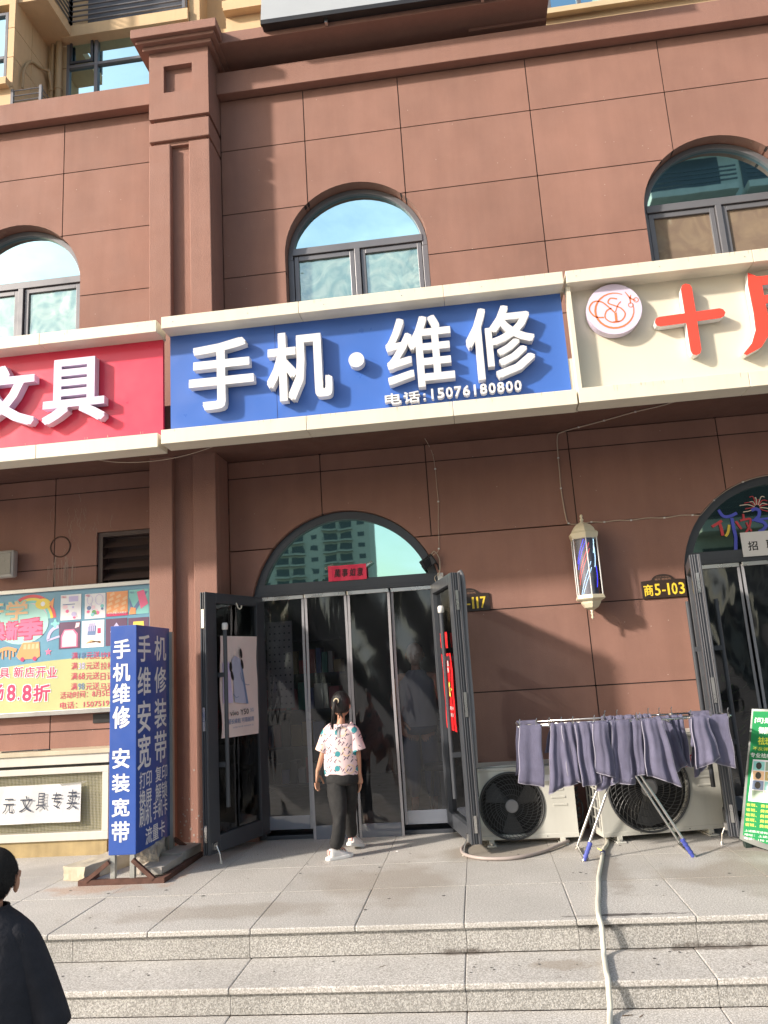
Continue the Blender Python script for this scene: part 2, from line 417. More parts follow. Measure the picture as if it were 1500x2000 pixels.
UZ = [3.36, 3.85, 4.5, 5.25, 5.945, 6.67, 7.26]
panels(XR, UZ, UPW); panels(XL, UZ, UPW)
XRM = [-2.165, -1.285, -.305, .98, 2.268, 3.53, 5.2]
panels(XRM, [2.511, 3.195, 3.36 - .001], DRS)
XRD = [-2.165, .98, 3.53, 5.2]
panels(XRD, [-.02, .43, 1.124, 1.817, 2.511 - .001], DRS)
panels(XL, [-.02, .43, 1.0, 2.484, 3.195, 3.36 - .001], RECT)
# core behind the panels keeps daylight out of the rooms
bx('wall_core', -6.6, -5.08, .155, .35, 4.4, 7.26, BROWN2, podium); bx('wall_core', -3.66, -1.545, .155, .35, 3.0, 7.26, BROWN2, podium)
bx('wall_core', -.125, 1.92, .155, .35, 0, 7.26, BROWN2, podium); bx('wall_core', -3.4, -1.975, .165, .35, 0, 2.9, BROWN2, podium)
bx('wall_core', 3.56, 5.2, .155, .35, 0, 7.26, BROWN2, podium); bx('wall_core', -6.6, -3.46, .155, .35, 0, 3.4, BROWN2, podium)
bx('roof_deck', -6.6, 5.2, .0, .93, 7.27, 7.50, BROWN2, podium)
for x0, x1 in ((-6.6, -2.78), (-2.165, 5.2)):
    bx('cornice', x0, x1, -.11, -.002, 7.262, 7.515, BROWN2, podium, bevel=.006)
# canopy beam that carries the signs
SOFF = mat('shade darkened soffit stucco', (.13, .062, .045), .9, var=.18, vscale=2, bump=.3, streak=0)  # stucco colour taken darker than the walls to deepen the shade under the canopy
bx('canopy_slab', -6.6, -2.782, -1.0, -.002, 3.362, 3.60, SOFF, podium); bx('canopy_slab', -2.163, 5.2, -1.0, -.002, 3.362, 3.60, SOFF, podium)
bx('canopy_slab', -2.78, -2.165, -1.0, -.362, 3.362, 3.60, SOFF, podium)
# pilaster
pb = MB(); X0, X1 = -2.78, -2.165
pb.box(X0, X1, -.285, -.001, -.0, 6.575)
pb.box(X0, -2.565, -.36, -.285, 0, 6.565); pb.box(-2.375, X1, -.36, -.285, 0, 6.565)
pb.box(X0 + .035, X1 - .035, -.325, -.001, 6.56, 6.61)
pb.box(X0, X1, -.36, -.001, 6.605, 6.815); pb.box(X0 + .035, X1 - .035, -.325, -.001, 6.81, 6.865)
pil = pb.build('pilaster', BROWN2, podium, bevel=.008)
hb = MB(); SX0, SX1, SZ0, SZ1 = -2.627, -2.333, 7.147, 7.455
hb.box(X0, X1, -.30, -.001, 6.86, 7.62)
hb.box(X0, SX0, -.36, -.30, 6.86, 7.62); hb.box(SX1, X1, -.36, -.30, 6.86, 7.62); hb.box(SX0, SX1, -.36, -.30, 6.86, SZ0); hb.box(SX0, SX1, -.36, -.30, SZ1, 7.62)
hbo = hb.build('head_block', BROWN2, pil)
cb = MB(); cb.box(X0 - .05, X1 + .05, -.41, .1, 7.62, 7.665); cb.box(X0 - .10, X1 + .10, -.46, .1, 7.665, 7.70); cb.box(X0 - .135, X1 + .135, -.505, .1, 7.70, 7.80)
cb.box(X0 - .1, X1 + .1, -.45, .1, 7.80, 7.84)
cb.build('capital', BROWN2, pil, bevel=.006)
# brown box canopy above the cornice
bb = MB(); bb.box(-2.165, 1.245, -.30, .93, 7.685, 7.81); bb.build('upper_canopy', BROWN2, podium, bevel=.004)
bx('upper_canopy_step', .46, 1.24, -.02, .93, 7.655, 7.686, BROWN2, podium)
bx('canopy_riser', -2.1, .46, .25, .93, 7.50, 7.684, BROWN2, podium)

# ---- arched windows of the first floor
def arch_ring(mb, cx, cz, ro, ri, y0, y1, z_from=None, n=36, full=False):
    """half ring, front y0 back y1"""
    a0, a1 = (0, pi) if z_from is None else (math.asin((z_from - cz) / ri), pi - math.asin((z_from - cz) / ri))
    k = len(mb.v)
    for i in range(n + 1):
        a = a0 + (a1 - a0) * i / n
        for r, y in ((ro, y0), (ri, y0), (ri, y1), (ro, y1)): mb.v.append((cx + r * cos(a), y, cz + r * sin(a)))
    for i in range(n):
        for j in range(4): mb.f.append((k + i * 4 + j, k + i * 4 + (j + 1) % 4, k + (i + 1) * 4 + (j + 1) % 4, k + (i + 1) * 4 + j))
    mb.f.append((k, k + 1, k + 2, k + 3)); e = k + n * 4; mb.f.append((e + 3, e + 2, e + 1, e)); return mb
def arch_poly(cx, cz, r, zb, n=32):
    if zb < cz: return [(cx + r, zb)] + [(cx + r * cos(pi * i / n), cz + r * sin(pi * i / n)) for i in range(n + 1)] + [(cx - r, zb)]
    a = math.asin((zb - cz) / r); return [(cx + r * cos(a + (pi - 2 * a) * i / n), cz + r * sin(a + (pi - 2 * a) * i / n)) for i in range(n + 1)]
GSW = glass_coated('mottled sash glass', '#6d8f88', (.66, .84, .84), .34, wave=.5, wscale=2.2, patch='#9fb3a6')
GSB = glass_coated('brown backed sash glass', '#857466', (.5, .55, .5), .12, wave=.1, patch='#93826f')
for k, h in enumerate(UPW):
    cx, r, cz = h['cx'], h['r'], h['cz']
    wb = MB(); arch_ring(wb, cx, cz, r - .003, r - .055, .12, .2)
    wb.box(cx - r + .003, cx - r + .06, .12, .2, 4.63, cz); wb.box(cx + r - .06, cx + r - .003, .12, .2, 4.63, cz)
    wb.box(cx - r + .05, cx + r - .05, .11, .19, 5.475, 5.55)
    wb.box(cx - .028, cx + .028, .105, .19, 4.63, 5.475); wb.box(cx - r + .05, cx + r - .05, .12, .2, 4.63, 4.70)
    win = wb.build('arched_window', FRAMEL, podium, bevel=.004)
    for s in (-1, 1):
        a, b = (cx - r + .065, cx - .034) if s < 0 else (cx + .034, cx + r - .065)
        sb = MB(); sb.box(a, a + .045, .128, .17, 4.70, 5.47); sb.box(b - .045, b, .128, .17, 4.70, 5.47); sb.box(a + .045, b - .045, .128, .17, 5.42, 5.47); sb.box(a + .045, b - .045, .128, .17, 4.70, 4.75)
        sb.build('sash', FRAMEL, win, bevel=.004)
        bx('pane', a + .04, b - .04, .150, .156, 4.74, 5.43, GSB if k == 2 else GSW, win)
    MB().prism(arch_poly(cx, cz, r - .05, 5.54), FRONT(.155), 0, -.006).build('fanlight_pane', GW, win)

# ---- shop doorways
GD = glass_clear('door glass', (.30, .34, .36), .05, wave=.03)
GF = glass_coated('green fanlight glass', '#20332e', (.60, .96, .90), .72, wave=.008, wscale=1.5)
GFC = glass_clear('green fanlight clear glass', (.22, .34, .31), .26, gcol=(.7, .95, .88))
def doorway(h, k):
    cx, r, cz = h['cx'], h['r'], h['cz']
    b = MB(); arch_ring(b, cx, cz, r - .004, r - .075, .05, .14, z_from=2.07)
    b.box(cx - r + .012, cx + r - .012, .045, .14, 2.075, 2.185)
    b.box(cx - r + .012, cx + r - .012, .035, .05, 2.075, 2.105)
    b.box(cx - r + .004, cx - r + .065, .05, .14, 0, 2.075); b.box(cx + r - .065, cx + r - .004, .05, .14, 0, 2.075)
    b.box(cx - r + .06, cx + r - .06, .04, .16, -.01, .03)
    o = b.build('door_frame', FRAME, podium, bevel=.003)
    MB().prism(arch_poly(cx, cz, r - .07, 2.18), FRONT(.095), 0, -.006).build('fanlight_pane', GF if k == 0 else GFC, o)
    return o
DF = [doorway(h, k) for k, h in enumerate(DRS)]

def leaf(hinge, free, name='door', th=.055, top=2.07, bot=.065, d2=.085, outer_rod=True, rod_u=.44, stile=.10, side=1, glass=None, tube_z=(.35, 1.75), cap=True):
    """door leaf from hinge to free edge; side=+1 if the side we look at is to the right of hinge->free"""
    H = Vector((hinge[0], hinge[1], 0)); F = Vector((free[0], free[1], 0)); U = (F - H); L = U.length; U.normalize()
    N = Vector((U.y, -U.x, 0)) * side * -1
    if N.y > 0 and abs(N.y) > abs(N.x): N = -N
    T = lambda u, v, d: H + u * U + Vector((0, 0, v)) + d * N
    M_ = Matrix((U, N, Vector((0, 0, 1)))).transposed().to_4x4(); M_.translation = H
    b = MB(); b.box(0, stile, -th / 2, th / 2, bot, top, M_); b.box(L - stile, L, -th / 2, th / 2, bot, top, M_)
    b.box(stile, L - stile, -th / 2, th / 2, top - .085, top, M_); b.box(stile, L - stile, -th / 2, th / 2, bot, .19, M_)
    # grooved profile on the closing edge
    b.box(L, L + .012, -th / 2, -th / 2 + .014, bot, top, M_); b.box(L, L + .012, th / 2 - .014, th / 2, bot, top, M_); b.box(L, L + .008, -.006, .006, bot, top, M_)
    o = b.build(name, FRAME, podium, bevel=.004)
    MB().box(stile - .01, L - stile + .01, -.004, .004, .18, top - .08, M_).build('pane', GD, o)
    for sd in ((1, -1) if outer_rod else (1,)):
        dd_ = .085 if sd == 1 else d2
        hb = MB(); hb.tube([T(rod_u, tube_z[0], sd * dd_), T(rod_u, tube_z[1], sd * dd_)], .017, 12)
        for z in (tube_z[0] + .32, tube_z[1] - .37): hb.box(rod_u - .012, rod_u + .03, min(sd * .02, sd * dd_), max(sd * .02, sd * dd_), z - .018, z + .018, M_)
        hb.build('handle', FRAME, o, smooth=False)
        if cap and sd == 1: MB().lathe([(.016, 0), (.024, .006), (.025, .045), (.018, .058)], T(rod_u, tube_z[1] - .012, sd * .085), 12).build('rod_cap', WHITE, o, smooth=True)
    for z0_, z1_ in ((.98, 1.16), (1.78, 1.93), (.16, .28)): MB().box(L + .006, L + .015, -.011, .011, z0_, z1_, M_).build('lock', STEEL, o)
    if th > .06:
        for q in (-.25, .25): MB().box(L, L + .010, th * q - .003, th * q + .003, bot, top, M_).build('edge_rib', FRAMEL, o)
    kb = MB(); kb.tube([T(L - .05, .13, .05), T(L - .05, .07, .08), T(L - .05, .01, .09)], .006, 8); kb.lathe([(.014, 0), (.012, .02)], T(L - .05, 0.001, .09), 10)
    kb.box(L - .07, L - .03, th / 2, th / 2 + .02, .10, .15, M_); kb.build('kick_stop', STEEL, o)
    return o, T, L
LL, TL, LLn = leaf((-1.885, .03), (-2.15, -.76), rod_u=.67, side=1, stile=.13, tube_z=(.39, 1.775))
LR, TR, LRn = leaf((-.315, .03), (-.108, -.81), rod_u=.63, side=-1, stile=.10, th=.080, tube_z=(.37, 1.79), bot=.08)
L2, T2, L2n = leaf((1.885, .03), (1.70, -.80), rod_u=.60, side=-1, stile=.10, th=.080, cap=False, tube_z=(.36, 1.74), d2=.12)

# ---- shop interior
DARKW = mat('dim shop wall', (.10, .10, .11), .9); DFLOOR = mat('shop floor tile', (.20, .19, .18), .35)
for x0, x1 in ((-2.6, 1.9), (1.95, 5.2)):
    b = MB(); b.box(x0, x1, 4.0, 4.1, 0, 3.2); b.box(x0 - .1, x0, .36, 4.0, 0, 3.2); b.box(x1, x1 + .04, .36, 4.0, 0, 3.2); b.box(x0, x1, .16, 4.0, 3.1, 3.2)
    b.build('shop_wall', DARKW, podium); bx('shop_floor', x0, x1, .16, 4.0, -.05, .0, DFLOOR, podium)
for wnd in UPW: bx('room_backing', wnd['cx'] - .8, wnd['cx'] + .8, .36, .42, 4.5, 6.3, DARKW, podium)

# ---- louvred vent and the ring of old pipe
vb = MB(); vb.box(-3.445, -3.40, .02, .14, 2.125, 2.795); vb.box(-3.40, -2.905, .02, .14, 2.755, 2.795); vb.box(-3.40, -2.905, .15, .154, 2.125, 2.795)
VENTM = mat('brown grey louvre metal', (.075, .052, .048), .55)
vent = vb.build('vent', VENTM, podium)
for i in range(6):
    z = 2.14 + i * .103
    MB().add([(-3.4, .03, z), (-2.905, .03, z), (-2.905, .12, z + .075), (-3.4, .12, z + .075), (-3.4, .022, z - .006), (-2.905, .022, z - .006), (-2.905, .112, z + .069), (-3.4, .112, z + .069)],
             [(0, 1, 2, 3), (4, 7, 6, 5), (0, 4, 5, 1), (2, 6, 7, 3), (0, 3, 7, 4), (1, 5, 6, 2)]).build('slat', VENTM, vent)
MB().tube([(-3.81 + .097 * cos(a), -.004, 2.69 + .097 * sin(a)) for a in [2 * pi * i / 32 for i in range(32)]], .006, 8, closed=True).build('pipe_hole_rim', mat('rust brown metal', (.07, .035, .025), .6), podium)
bx('vent_slot', -3.46, -3.2, -.008, .0, 1.055, 1.135, BLACK, podium)
# pale drip streaks running from the old pipe hole
def streaks():
    rnd = random.Random(3); mb = MB()
    for i in range(26):
        x = -3.81 + rnd.uniform(-.13, .16); z1 = 2.60 - rnd.uniform(0, .1); L = rnd.uniform(.1, .32); wd = rnd.uniform(.002, .006)
        pts = [(x + .003 * sin(j * 2 + i), z1 - L * j / 5) for j in range(6)]; strip_mesh(mb, pts, [wd * (1 - j * .12) for j in range(6)], FRONT(0), .002)
    for i in range(30):
        x = -3.62 + rnd.gauss(0, .13); z1 = 2.95 + rnd.gauss(0, .12); L = rnd.uniform(.03, .14); wd = rnd.uniform(.002, .004)
        pts = [(x + .01 * sin(j * 1.3 + i), z1 - L * j / 4) for j in range(5)]; strip_mesh(mb, pts, wd, FRONT(0), .002)
    o = mb.build('limescale_streaks', mat('pale limescale', (.36, .27, .225), .9), podium, ); o['kind'] = 'stuff'
streaks()
# scuffed render and bare concrete at the foot of the pilaster
rnd = random.Random(5); mb = MB()
for i in range(60):
    x = rnd.uniform(-2.56, -2.38) if i % 2 else rnd.uniform(-2.37, -2.2); z = abs(rnd.gauss(0, .22)) + .02; s = rnd.uniform(.003, .012); y = -.287 if i % 2 else -.362
    mb.add([(x + s * cos(t) * rnd.uniform(.6, 1.3), y, z + s * sin(t) * rnd.uniform(.6, 1.3)) for t in (0, 1.3, 2.5, 3.8, 5)], [(0, 1, 2, 3, 4)])
o = mb.build('paint_chips', mat('bare concrete grey', (.34, .30, .27), .9), podium); o['kind'] = 'stuff'

# ================================================================ tower above
tower = thing('apartment_tower', 'tan rendered apartment tower set back above the brown podium, with balconies and blue windows', 'building')
for args in ((-6.8, -4.62, .20, 2.0), ):
    z = [7.5, 8.02, 8.41, 8.80, 9.45, 11.0]
    for a, b in zip(z[:-1], z[1:]):
        for xa, xb in ((-6.8, -5.6), (-4.695, -4.62)) if a >= 8.02 and b < 9.5 else ((-6.8, -5.6), (-5.6, -4.62)):
            for ya, yb in ((.2, .55), (.55, .92)): bx('render_panel', xa, xb - (.0), ya + (.003 if ya > .3 else 0), yb - .003, a + .004, b - .004, YEL, tower)
    bx('joint', -6.8, -4.626, .208, .915, 7.5, 8.02, JOINT, tower); bx('joint', -4.69, -4.626, .208, .915, 8.02, 9.45, JOINT, tower)
def tower_window(x0, x1, y, z0, z1, mull, trans, small=None):
    b = MB(); t = .035
    b.box(x0, x0 + t, y - .06, y, z0, z1); b.box(x1 - t, x1, y - .06, y, z0, z1); b.box(x0 + t, x1 - t, y - .06, y, z1 - t, z1); b.box(x0 + t, x1 - t, y - .06, y, z0, z0 + t)
    for m_ in mull: b.box(m_ - .022, m_ + .022, y - .064, y, z0 + t, z1 - t)
    for z in trans: b.box(x0 + t, x1 - t, y - .061, y, z - .02, z + .02)
    o = b.build('window', FRAMEL, tower, bevel=.003)
    e = [x0 + t] + mull + [x1 - t]; zz = [z0 + t] + trans + [z1 - t]
    for a, c in zip(e[:-1], e[1:]):
        for p, q in zip(zz[:-1], zz[1:]): bx('pane', a, c, y - .03, y - .025, p, q, GW, o)
    return o
tower_window(-5.6, -4.70, .26, 8.10, 9.02, [-4.98], [8.42])
bx('window_sill', -5.6, -4.65, .12, .2, 8.0, 8.09, YEL, tower)
bx('back_wall', -4.62, -4.385, .92, 1.1, 7.5, 8.84, YEL, tower); bx('back_wall', -4.62, -4.385, .92, 1.1, 8.85, 9.16, YEL, tower)
bx('back_wall', -6.8, 5.2, 1.12, 1.3, 7.5, 12, YEL, tower)
W1_ = tower_window(-4.375, -2.9, .95, 8.0, 9.30, [-3.995], [8.83])
sb = MB(); sb.box(-4.33, -4.03, .875, .895, 8.86, 8.89); sb.box(-4.33, -4.03, .875, .895, 9.20, 9.23); sb.box(-4.33, -4.30, .875, .895, 8.89, 9.20); sb.box(-4.06, -4.03, .875, .895, 8.89, 9.20)
sb.build('sash', FRAME, W1_)
bx('balcony_soffit', -6.6, -4.27, .24, .92, 9.17, 9.30, YEL, tower); bx('balcony_soffit', -4.27, -2.79, .78, 1.1, 9.155, 9.31, YEL, tower)
bx('balcony_step', -4.385, -4.268, .78, .92, 9.155, 9.169, YEL, tower)
def railing(p0, p1, z0, z1, n, group=None):
    t = thing('balcony_railing', None, None) if 0 else None
    b = MB()
    for i in range(n): b.tube([(p0[0], p0[1], z0 + (z1 - z0) * i / (n - 1)), (p1[0], p1[1], z0 + (z1 - z0) * i / (n - 1))], .011, 8)
    for p in (p0, p1): b.box(p[0] - .018, p[0] + .018, p[1] - .018, p[1] + .018, z0 - .06, z1 + .03)
    return b
r1 = railing((-4.285, .80), (-2.84, .80), 9.38, 9.82, 7).build('balcony_railing', FRAMEL, tower)
r2 = railing((-4.285, .80), (-4.285, .26), 9.38, 9.82, 7).build('balcony_railing', FRAMEL, tower)
bx('balcony_glazing', -4.2, -2.9, 1.06, 1.1, 9.31, 10.6, FRAME, tower)
bx('side_wall', -2.785, -2.66, .84, 1.12, 9.0, 10.5, YEL, tower)
bx('bay_wall', -2.37, 1.30, .95, 1.12, 7.5, 9.25, YEL, tower)
bx('ledge', -2.37, 1.30, .84, .948, 9.25, 9.35, YEL, tower); bx('ledge', -2.40, 1.30, .90, 1.1, 9.35, 9.45, YEL, tower)
bx('bay_wall', -2.90, -2.371, 1.0, 1.12, 7.5, 9.15, YEL, tower)
bx('bay_wall', -2.37, 1.30, .97, 1.12, 9.45, 11, YEL, tower)
tower_window(1.44, 5.1, .95, 8.62, 9.9, [1.79, 2.62, 3.4, 4.3], [9.4])
bx('window_sill', 1.30, 5.2, .85, .95, 8.55, 8.618, mat('pale cream render', (.62, .50, .32), .8), tower); bx('bay_wall', 1.30, 5.2, .93, 1.12, 7.5, 8.55, YEL, tower)
pb = MB(); pb.tube([(-4.545, .87, 7.5), (-4.545, .87, 9.17)], .022, 12); pb.tube([(-4.455, .86, 7.5), (-4.455, .86, 9.17)], .038, 14)
pb.tube(smoothpts([(-4.545, .87, 8.55), (-4.56, .83, 8.72), (-4.57, .8, 8.76)]), .024, 10); pb.tube(smoothpts([(-4.56, .81, 8.74), (-4.6, .7, 8.70), (-4.6, .5, 8.60), (-4.58, .35, 8.35), (-4.58, .33, 8.1)]), .015, 8)
for z in (8.35, 8.5): pb.lathe([(.03, 0), (.03, .03)], (-4.545, .87, z), 12); 
pb.lathe([(.045, 0), (.045, .04)], (-4.455, .86, 8.5), 14)
pb.build('drain_pipe', mat('tan plastic pipe', (.42, .30, .17), .55), tower)
# ac cage on the roof edge
cage = thing('wall_cage', 'small grey railing cage above the cornice, beside the tan drain pipes', 'railing', (-4.45, .3, 7.5))
b = MB()
for i in range(6):
    z = 7.62 + i * .067
    b.tube([(-4.615, .2, z), (-4.28, .2, z)], .007, 6); b.tube([(-4.28, .2, z), (-4.28, .75, z)], .007, 6)
b.box(-4.63, -4.60, .19, .22, 7.5, 7.975); b.box(-4.295, -4.265, .19, .22, 7.5, 7.98); b.box(-4.295, -4.265, .74, .77, 7.5, 7.98)
b.build('bars', FRAMEL, cage)
ra = thing('air_conditioner', 'small white air conditioner box inside the grey cage at roof edge', 'air conditioner', (-4.42, .3, 7.5), group='air conditioner units')
bx('casing', -4.50, -4.33, .30, .55, 7.5, 7.86, WHITE, ra, bevel=.01); bx('vent_slot', -4.49, -4.34, .294, .299, 7.74, 7.80, BLACK, ra)

# lightbox seen from below
LBM = mat('white lightbox face', (.40, .43, .46), .35, var=.03)
lb = thing('lightbox_sign', 'blank white lightbox with black underside resting on the brown upper canopy', 'sign', (0, -.40, 7.78))
MB().add([(-1.60, -.40, 7.785), (2.2, -.40, 7.745), (2.2, -.30, 8.9), (-1.57, -.30, 8.9), (-1.60, -.37, 7.785), (2.2, -.37, 7.745), (2.2, -.27, 8.9), (-1.57, -.27, 8.9)],
         [(0, 1, 2, 3), (4, 7, 6, 5), (0, 4, 5, 1), (1, 5, 6, 2), (2, 6, 7, 3), (3, 7, 4, 0)]).build('face', LBM, lb)
bx('back_box', -1.595, 2.2, -.369, -.305, 7.735, 8.7, BLACK, lb); bx('back_box', -1.595, 2.2, -.305, -.10, 7.815, 8.7, BLACK, lb)
MB().add([(-1.603, -.405, 7.735), (2.2, -.405, 7.70), (2.2, -.405, 7.745), (-1.603, -.405, 7.785), (-1.603, -.37, 7.735), (2.2, -.37, 7.70), (2.2, -.37, 7.745), (-1.603, -.37, 7.785)],
         [(0, 1, 2, 3), (4, 7, 6, 5), (0, 4, 5, 1), (1, 5, 6, 2), (2, 6, 7, 3), (3, 7, 4, 0)]).build('edge_trim', BLACK, lb)
for x in (-.95, .6): bx('bracket', x - .015, x + .015, -.36, -.31, 7.69, 7.735, STEEL, lb)
# ================================================================ ground
SLAB = granite('granite paving', (.60, .585, .56), '#8a867f', .9, scale=120, rust=True, rnd=.09)
TREAD = granite('granite tread', (.62, .60, .575), '#8a867f', .9, scale=120, wet=True)
RISER = granite('bush hammered riser', (.52, .51, .49), '#66645f', .75, scale=120, bump=.6, wet=True)
gr = kind(bx('ground', -260, 260, -300, -3.05, -.9, -.405, mat('plaza paving', (.16, .155, .15), .85, var=.15, vscale=.5), None), 'structure')
plat = thing('platform', None, None, kd='structure', loc=(0, 0, 0))
bx('platform_bed', -7, 5.4, -2.235, .16, -.4, -.032, mat('mortar bed', (.24, .22, .20), .9), plat)
jx = [-7 + .0, -6.145, -5.55, -4.95, -4.355, -3.755, -3.16, -2.56, -1.965, -1.37, -.78, -.183, .415, 1.03, 1.63, 2.23, 2.83, 3.43, 4.03, 4.63, 5.4]
rows = [(-2.275, -1.555), (-1.552, -.93), (-.927, -.01)]
g2 = .0014
for i, (a, b) in enumerate(zip(jx[:-1], jx[1:])):
    for (c, d) in rows:
        o = bx('paving_slab', a + g2, b - g2, c + (0 if c < -2 else g2), d - g2, -.03, random.uniform(-.0007, .0007), SLAB, plat, bevel=.0012 if c > -2 else .006)
for h in DRS: bx('threshold_slab', h['cx'] - .86, h['cx'] + .86, -.008, .16, -.03, -.002, SLAB, plat)
st = thing('front_steps', None, None, kd='structure')
sx = [-7, -5.0, -3.76, -2.575, -1.37, -.185, 1.0, 2.2, 3.4, 5.4]
rx1 = [-7, -5.0, -3.7, -2.42, -1.383, -.178, .419, 1.027, 2.2, 3.4, 5.4]
for a, b in zip(rx1[:-1], rx1[1:]): bx('riser_stone', a + g2, b - g2, -2.252, -2.236, -.153, -.032, RISER, st)
for a, b in zip(sx[:-1], sx[1:]):
    bx('tread_stone', a + g2, b - g2, -2.665, -2.253, -.185, -.155 + random.uniform(-.0008, .0008), TREAD, st, bevel=.006)
    bx('riser_stone', a + g2, b - g2, -2.645, -2.62, -.283, -.187, RISER, st)
    bx('tread_stone', a + g2, b - g2, -3.06, -2.647, -.315, -.285 + random.uniform(-.0008, .0008), TREAD, st, bevel=.006)
    bx('riser_stone', a + g2, b - g2, -3.045, -3.02, -.405, -.317, RISER, st)
bx('step_bed', -7, 5.4, -3.02, -2.24, -.5, -.29, JOINT, st); bx('step_bed', -7, 5.4, -2.62, -2.24, -.29, -.19, JOINT, st)

# ================================================================ shop signs
def sign_board(name, x0, x1, zt, zb, face, label, seam_t, seam_b, x0b=None, x1b=None, joints=()):
    YF, YB = -1.25, -1.09; x0b = x0 if x0b is None else x0b; x1b = x1 if x1b is None else x1b
    t = thing(name, label, 'shop sign', ((x0 + x1) / 2, YF, zb), group='shop signs over the doors')
    b = MB(); b.box(x0 + .012, x1 - .012, YB, YB + .035, zb + .05, zt - .05); b.build('face_board', face, t)
    for xs, z0, z1, sm in (((x0, x1), zt - .10, zt, seam_t), ((x0b, x1b), zb, zb + .115, seam_b)):
        e = [xs[0]] + [s for s in sm if xs[0] < s < xs[1]] + [xs[1]]
        for a, c in zip(e[:-1], e[1:]): bx('trim_box', a + .0015, c - .0015, YF, YB + .04, z0, z1, CREAMM, t, bevel=.003)
    for j in joints: bx('panel_seam', j - .001, j + .001, YB - .0015, YB, zb + .115, zt - .1, JOINT, t)
    return t
RED = mat('red sign panel', (.74, .035, .085), .35, var=.02, coat=.2); BLUE = mat('blue sign panel', (.045, .135, .48), .35, var=.02, coat=.2)
CRMF = mat('cream sign panel', (.68, .64, .53), .4, var=.02)
LW = mat('white letter acrylic', (.70, .70, .71), .4, var=.02); LPK = mat('lilac white acrylic', (.66, .58, .74), .4, var=.02)
LRD = mat('coral red acrylic', (.88, .075, .05), .35, var=.02); ORG = mat('orange print', (.80, .20, .07), .5, var=.02)
sA = sign_board('sign_board', -6.3, -2.335, 4.245, 3.175, RED, 'red shop sign with lilac characters, nearest the photo left edge', [-4.75, -3.335], [-4.75, -3.336], x1b=-2.325)
sB = sign_board('sign_board', -2.295, .905, 4.265, 3.195, BLUE, 'blue shop sign with white raised characters and a phone number', [-1.162, -.012], [-1.138, -.013], x0b=-2.30, x1b=.905, joints=[-1.402])
sC = sign_board('sign_board', .925, 4.6, 4.265, 3.2, CRMF, 'cream shop sign with round logo and coral red characters', [2.3, 3.5], [2.13, 3.4], x0b=.915)
bx('side_trim', .925, .955, -1.20, -1.095, 3.315, 4.165, CRMF, sC)
FS = FRONT(-1.09)
def box3(name, ch, u0, u1, v0, v1, T, m, par, bold=.028, th=.075):
    return text(name, ch, u0, u1, v0, v1, T, .085, m, par, bold=bold, thick=th)
for ch, u0, u1, v0, v1 in (('手', -2.098, -1.563, 3.463, 4.055), ('机', -1.458, -.933, 3.474, 4.05), ('维', -.50, .024, 3.478, 4.065), ('修', .127, .653, 3.486, 4.078)):
    box3('letter', ch, u0, u1, v0, v1, FS, LW, sB, bold=.036 if ch in '手机' else .024)
MB().prism(circle(-.735, 3.755, .062, 28), FS, .085, .01).build('letter', LW, sB)
for k, ch in enumerate('电话'): text('phone_character', ch, -.533 + .145 * k, -.405 + .145 * k, 3.368, 3.458, FS, .064, LW, sB, bold=.035, thick=.05)
text('phone_character', '：', -.235, -.215, 3.378, 3.43, FS, .064, LW, sB, bold=.03, thick=.05)
for k, ch in enumerate('15076181800'[:0] + '15076180800'): text('phone_character', ch, -.19 + .0655 * k + (.016 if ch == '1' else 0), -.19 + .0655 * k + (.038 if ch == '1' else .054), 3.379, 3.462, FS, .064, LW, sB, bold=.05, thick=.05)
for ch, u0, u1 in (('文', -3.97, -3.405), ('具', -3.341, -2.801)): box3('letter', ch, u0, u1, 3.475 if ch == '具' else 3.49, 4.03, FS, LPK, sA, bold=.04)
# logo disc
MB().prism(circle(1.268, 3.945, .205, 48), FS, .085, .01).build('logo_disc', LPK, sC)
lm = MB(); D = .0865; cx, cz = 1.268, 3.945
arc = lambda cx, cz, r, a0, a1, n=22, ry=None: [(cx + r * cos(radians(a0 + (a1 - a0) * i / n)), cz + (ry or r) * sin(radians(a0 + (a1 - a0) * i / n))) for i in range(n + 1)]
strip_mesh(lm, arc(cx + .0, cz - .012, .143, 60, 375), [.006 + .010 * sin(pi * i / 22) for i in range(23)], FS, D)
strip_mesh(lm, smoothpts([(cx - .085, cz - .06), (cx - .15, cz - .045), (cx - .185, cz + .02), (cx - .15, cz + .075), (cx - .09, cz + .07), (cx - .04, cz + .02), (cx + .0, cz - .03)], 5), .011, FS, D)
strip_mesh(lm, smoothpts([(cx + .005, cz - .03), (cx + .004, cz - .10)], 2), .018, FS, D); strip_mesh(lm, [(cx - .02, cz - .103), (cx + .03, cz - .103)], .008, FS, D)
strip_mesh(lm, smoothpts([(cx + .005, cz - .025), (cx + .03, cz + .03), (cx + .055, cz + .055)], 4), .008, FS, D)
strip_mesh(lm, smoothpts([(cx + .03, cz + .08), (cx - .02, cz + .09), (cx - .04, cz + .055), (cx - .0, cz + .03), (cx + .05, cz - .0), (cx + .075, cz - .05), (cx + .04, cz - .10), (cx - .03, cz - .105), (cx - .075, cz - .065), (cx - .06, cz - .01), (cx - .02, cz + .01)], 5), .010, FS, D)
for s in (1, -1): strip_mesh(lm, [(cx + .115 + s * .02, cz + .13 - (s > 0) * .03), (cx + .125, cz + .075), (cx + .145 - s * .02, cz + .03 + (s < 0) * .02)], [.005, .013, .007], FS, D)
for u, v in ((cx + .168, cz + .055), (cx + .125, cz + .018)): strip_mesh(lm, arc(u, v, .018, 0, 360, 12), .006, FS, D)
lm.build('logo_print', ORG, sC)
